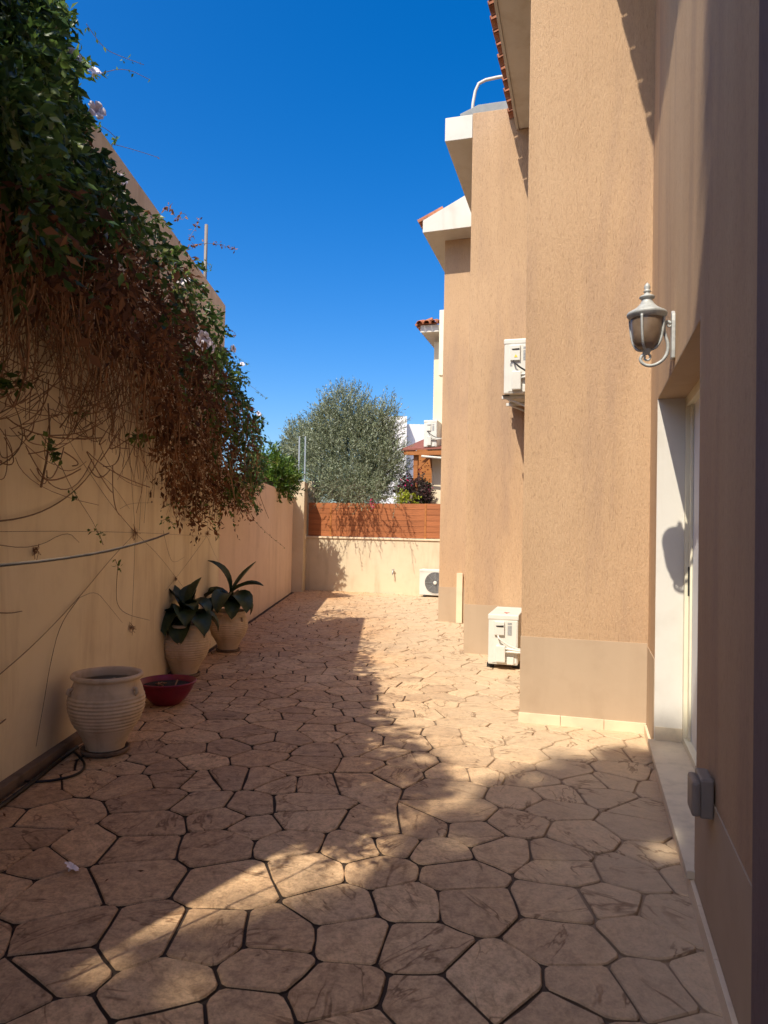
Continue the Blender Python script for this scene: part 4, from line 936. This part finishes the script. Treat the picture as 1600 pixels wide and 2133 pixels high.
def bloom(label, px, py, dist, n, rad, seed):
    g = np.random.default_rng(seed); c = on_plane(px, py, np.array([0, dist, 0]), np.array([0, 1.0, 0]))
    P = c + g.normal(size=(n, 3)) * rad; t = np.clip(g.random(n), 0, 1)
    single('bougainvillea_flowers', leaf_mesh('bougainvillea_flowers', P, g.normal(size=(n, 3)), .045, .04, M['petal_pink'], t, off=c, seed=seed), None, label, 'flowers', tuple(c), group='bougainvillea blooms behind the fence')
bloom('magenta bougainvillea blooms at the foot of the olive tree', 775, 1046, 15.35, 40, .07, 1)
bloom('magenta bougainvillea blooms beside the white corner of the neighbouring house', 893, 1022, 16.3, 45, .06, 2)
bloom('magenta bougainvillea blooms high beside the pergola post', 848, 1005, 15.9, 14, .07, 3)
bloom('magenta bougainvillea blooms under the pergola roof', 882, 972, 17.5, 30, .09, 4)

# tall tree beyond the boundary wall, behind the viewer: its crown gives the dappled shade of the foreground
SHADE = [tuple(on_z(*q)[:2]) for q in ((1345, 1570), (1290, 1555), (1235, 1590), (1180, 1562), (1130, 1600), (1060, 1606), (1012, 1640), (1000, 1680), (930, 1690), (860, 1722), (815, 1778), (755, 1845), (690, 1866), (610, 1862), (570, 1900), (500, 1905), (440, 1942), (350, 1952), (280, 1960), (200, 1930), (-300, 1900))]
SHADE += [(-1.9, 1.3), (-2.2, 0.0), (-1.8, -1.5), (2.6, -1.5)] + [tuple(to_w(u, v, 0)[:2]) for u, v in ((2.6, 6.2), (1.75, 6.0), (1.2, 5.45), (1.03, 4.90), (0.75, 4.85), (0.42, 5.0))]
# sun flecks that get through
FLECK = [(on_z(*q)[:2], r) for q, r in (((985, 1682), .11), ((900, 1690), .06), ((231, 2000), .085), ((387, 2038), .085), ((1385, 1760), .10), ((1400, 1790), .07), ((1120, 1630), .05), ((1405, 1600), .06), ((1415, 1660), .07))]
tgn = np.random.default_rng(99)
def in_shade(B):
    t = B[:, 2]; X = B[:, 0] + SUN[0] * t; Y = B[:, 1] + SUN[1] * t
    k = in_poly(X, Y, SHADE)
    for c, r in FLECK: k &= np.hypot(X - c[0], Y - c[1]) > r
    return k
pts = []
while len(pts) < 6500:
    x, y = tgn.uniform(-2.3, 4.5, 3000), tgn.uniform(-1.6, 6.6, 3000)
    ok = in_poly(x, y, SHADE); z = tgn.uniform(10.5, 12.6, 3000) 
    P = np.stack([x - SUN[0] * z, y - SUN[1] * z, z], 1)[ok]; pts += list(P)
pts = np.array(pts[:6500])
st = Thing('shade_tree', 'tall leafy tree beyond the boundary wall shading the near paving', 'tree', (-5.6, -6.0, 0)); st.base[:] = 0; st.o.location = (0, 0, 0)
trk = MB(); trk.tube([(-5.6, -6.0, 0), (-5.5, -5.9, 3.5), (-5.2, -5.7, 7.0), (-4.7, -5.4, 10.4)], [.28, .24, .19, .12], 10)
for k in range(16):
    e = pts[tgn.integers(0, len(pts))]; s0 = np.array([-5.0, -5.55, 8.2 + 0.12 * k]); trk.tube([s0, (s0 + e) / 2 + np.array([0, 0, -.15]), e], [.05, .03, .01], 6, False)
st.part('trunk', trk, M['bark'], smooth=True)
B, DD, sid = sprays(pts, tgn.normal(size=(len(pts), 3)), tgn.uniform(.2, .5, len(pts)), 13, tgn, 0.8, 0.3)
kk = in_shade(B); B, DD = B[kk], DD[kk]
cl_ = []                                            # loose sprays that break up the sun streak
for _ in range(14):
    t = tgn.random(); x, y = 290 + t * 700 + tgn.normal() * 20, 1950 - t * 290 + tgn.normal() * 26
    if t > .75: x, y = tgn.uniform(860, 1040), tgn.uniform(1560, 1700)
    z = tgn.uniform(10.5, 12); c0 = on_z(x, y) - SUN * z
    cl_.append(c0 + tgn.normal(size=(tgn.integers(3, 9), 3)) * 0.055)
cl_ = np.concatenate(cl_); B = np.concatenate([B, cl_]); DD = np.concatenate([DD, unit(tgn.normal(size=(len(cl_), 3)))])
st.part('crown', leaf_mesh('crown', B, DD, tgn.uniform(.08, .15, len(B)), tgn.uniform(.05, .085, len(B)), M['tree_leaf'], np.clip(.5 + tgn.normal(size=len(B)) * .25, 0, 1), seed=5), None, kind='stuff')

# ------------------------------------------------------------------ neighbouring house, pergola, far building
nh = Thing('neighbour_house', 'pale cream neighbouring house with tiled eave behind the end fence', 'house', (-3.3, 15.7, 0), 'H')
nh.part('wall', MB().box((on_v(903, 800, 16.1)[0], 16.1, -0.04), (-1.2, 22, 5.75)), M['neighbour'], bev=0.006)
nh.part('downpipe_box', MB().box((-3.255, 15.55, 4.85), (-3.13, 15.75, 6.32)), M['frame'], bev=0.006)
a = on_v(868, 683, 15.7); b = on_v(917, 690, 15.7)
nh.part('soffit', MB().box((a[0] + .1, 15.72, a[2] - 0.10), (-2.2, 20.5, a[2] + 0.02)), M['soffit'], bev=0.005)
nh.part('fascia', MB().box((a[0] + .09, 15.70, a[2] - 0.11), (-2.2, 15.718, a[2] + 0.05)), M['white'])
for i in range(7):
    o = nh.part('roof_tile', tile_me, None, loc=(a[0] + 0.09 + 0.165 * i, 15.58, a[2] + 0.05)); o.rotation_euler = (math.radians(20), 0, random.uniform(-.05, .05))
for i in range(12):
    o = nh.part('roof_tile', tile_me, None, loc=(a[0] - 0.02, 15.75 + 0.18 * i, a[2] + 0.03)); o.rotation_euler = (math.radians(20), 0, -math.pi / 2)
nh.part('roof_slope', MB().prism([(a[0] + .08, 15.68, a[2] + .06), (-2.0, 15.68, a[2] + .06), (-2.0, 17.5, a[2] + .7), (a[0] + .8, 17.5, a[2] + .7)], (0, 0, .03)), M['tile'])
nh.part('white_pier', MB().box((-3.50, 16.9, 0), (-3.38, 17.1, 3.0)), M['white'])
pg = Thing('pergola', 'wooden pergola with dull red roof beside the neighbouring house', 'pergola', (-3.7, 16.0, 0), 'H')
A = on_v(836, 936, 15.6); Bq = on_v(918, 905, 15.6)
pg.part('roof', MB().prism([(A[0], 15.6, A[2] - .03), (-2.6, 15.6, A[2] + .02), (-2.6, 18.4, A[2] + .62), (A[0], 18.4, A[2] + .60)], (0, 0, .04)), M['red_roof'])
pg.part('beam', MB().box((A[0] + .05, 15.62, A[2] - .13), (-2.6, 15.70, A[2] - .035)), M['wood_post'], bev=.004)
pg.part('side_beam', MB().prism([(A[0] + .04, 15.71, A[2] - .10), (A[0] + .12, 15.71, A[2] - .10), (A[0] + .12, 15.71, A[2] - .01), (A[0] + .04, 15.71, A[2] - .01)], (0, 2.6, .55)), M['wood_post'])
p_ = on_v(866, 1000, 15.75)
pg.part('post', MB().box((p_[0] - .05, 15.71, 0), (p_[0] + .05, 15.81, A[2] - .10)), M['wood_post'], bev=.004)
pg.part('brace', MB().prism([(p_[0] + .05, 15.74, A[2] - .45), (p_[0] + .05, 15.74, A[2] - .36), (p_[0] + .30, 15.74, A[2] - .13), (p_[0] + .38, 15.74, A[2] - .13)], (0, .05, 0)), M['wood_post'])
pg.part('canvas', MB().box((-4.3, 18.1, 1.0), (-2.6, 18.15, 2.6)), M['sail'])
pg.part('back_panel', MB().box((-4.35, 18.16, 1.0), (-2.6, 18.2, 3.5)), M['wood_post'])
pg.part('rail', MB().tube([(-3.62, 15.60, A[2] - .16), (-3.0, 15.6, A[2] - .22)], .025, 8), M['white'])
fb = Thing('far_house', 'plain white flat roofed house far behind the olive tree', 'house', (0, 44, 0))
q0 = on_plane(795, 866, np.array([0, 44, 0]), np.array([0, 1., 0])); q1 = on_plane(848, 866, np.array([0, 44, 0]), np.array([0, 1., 0])); q2 = on_plane(900, 880, np.array([0, 44, 0]), np.array([0, 1., 0]))
fb.part('wall', MB().box((q0[0], 44, -0.04), (q1[0], 52, q0[2])), M['far_white']); fb.part('wall', MB().box((q1[0] + .01, 44.9, -0.04), (q2[0] + 1.5, 52, q2[2])), M['far_white'])

# ------------------------------------------------------------------ fallen bits
ff = single('fallen_flower', fl_me, None, 'crumpled white fallen flower lying on the near paving', 'flower', tuple(on_z(150, 1815) + np.array([0, 0, .022]))); ff.scale = (.9, .9, .6); ff.rotation_euler = (.3, .5, 1)
lg = np.random.default_rng(8); n = 170
L0 = np.stack([lg.uniform(-1.88, 0.6, n), lg.uniform(2.0, 15, n), np.full(n, .004)], 1)
L0[:70, 0] = -1.86 + np.abs(lg.normal(size=70)) * 0.12; L0[70:110, 1] = 15.6 - 0.28 * L0[70:110, 0] - .3 + 0 * L0[70:110, 0]; L0[70:110, 0] = lg.uniform(-1.6, 0.8, 40); L0[70:110, 1] = (14.72 - L0[70:110, 0] * math.sin(TH)) / math.cos(TH) - np.abs(lg.normal(size=40)) * .12
d = lg.normal(size=(n, 3)); d[:, 2] *= .15
single('leaf_litter', leaf_mesh('leaf_litter', L0, d, lg.uniform(.012, .035, n), lg.uniform(.006, .014, n), M['dead_leaf'], lg.random(n), seed=4), None, 'scattered dry leaf litter on the paving', 'leaves', kind='stuff')
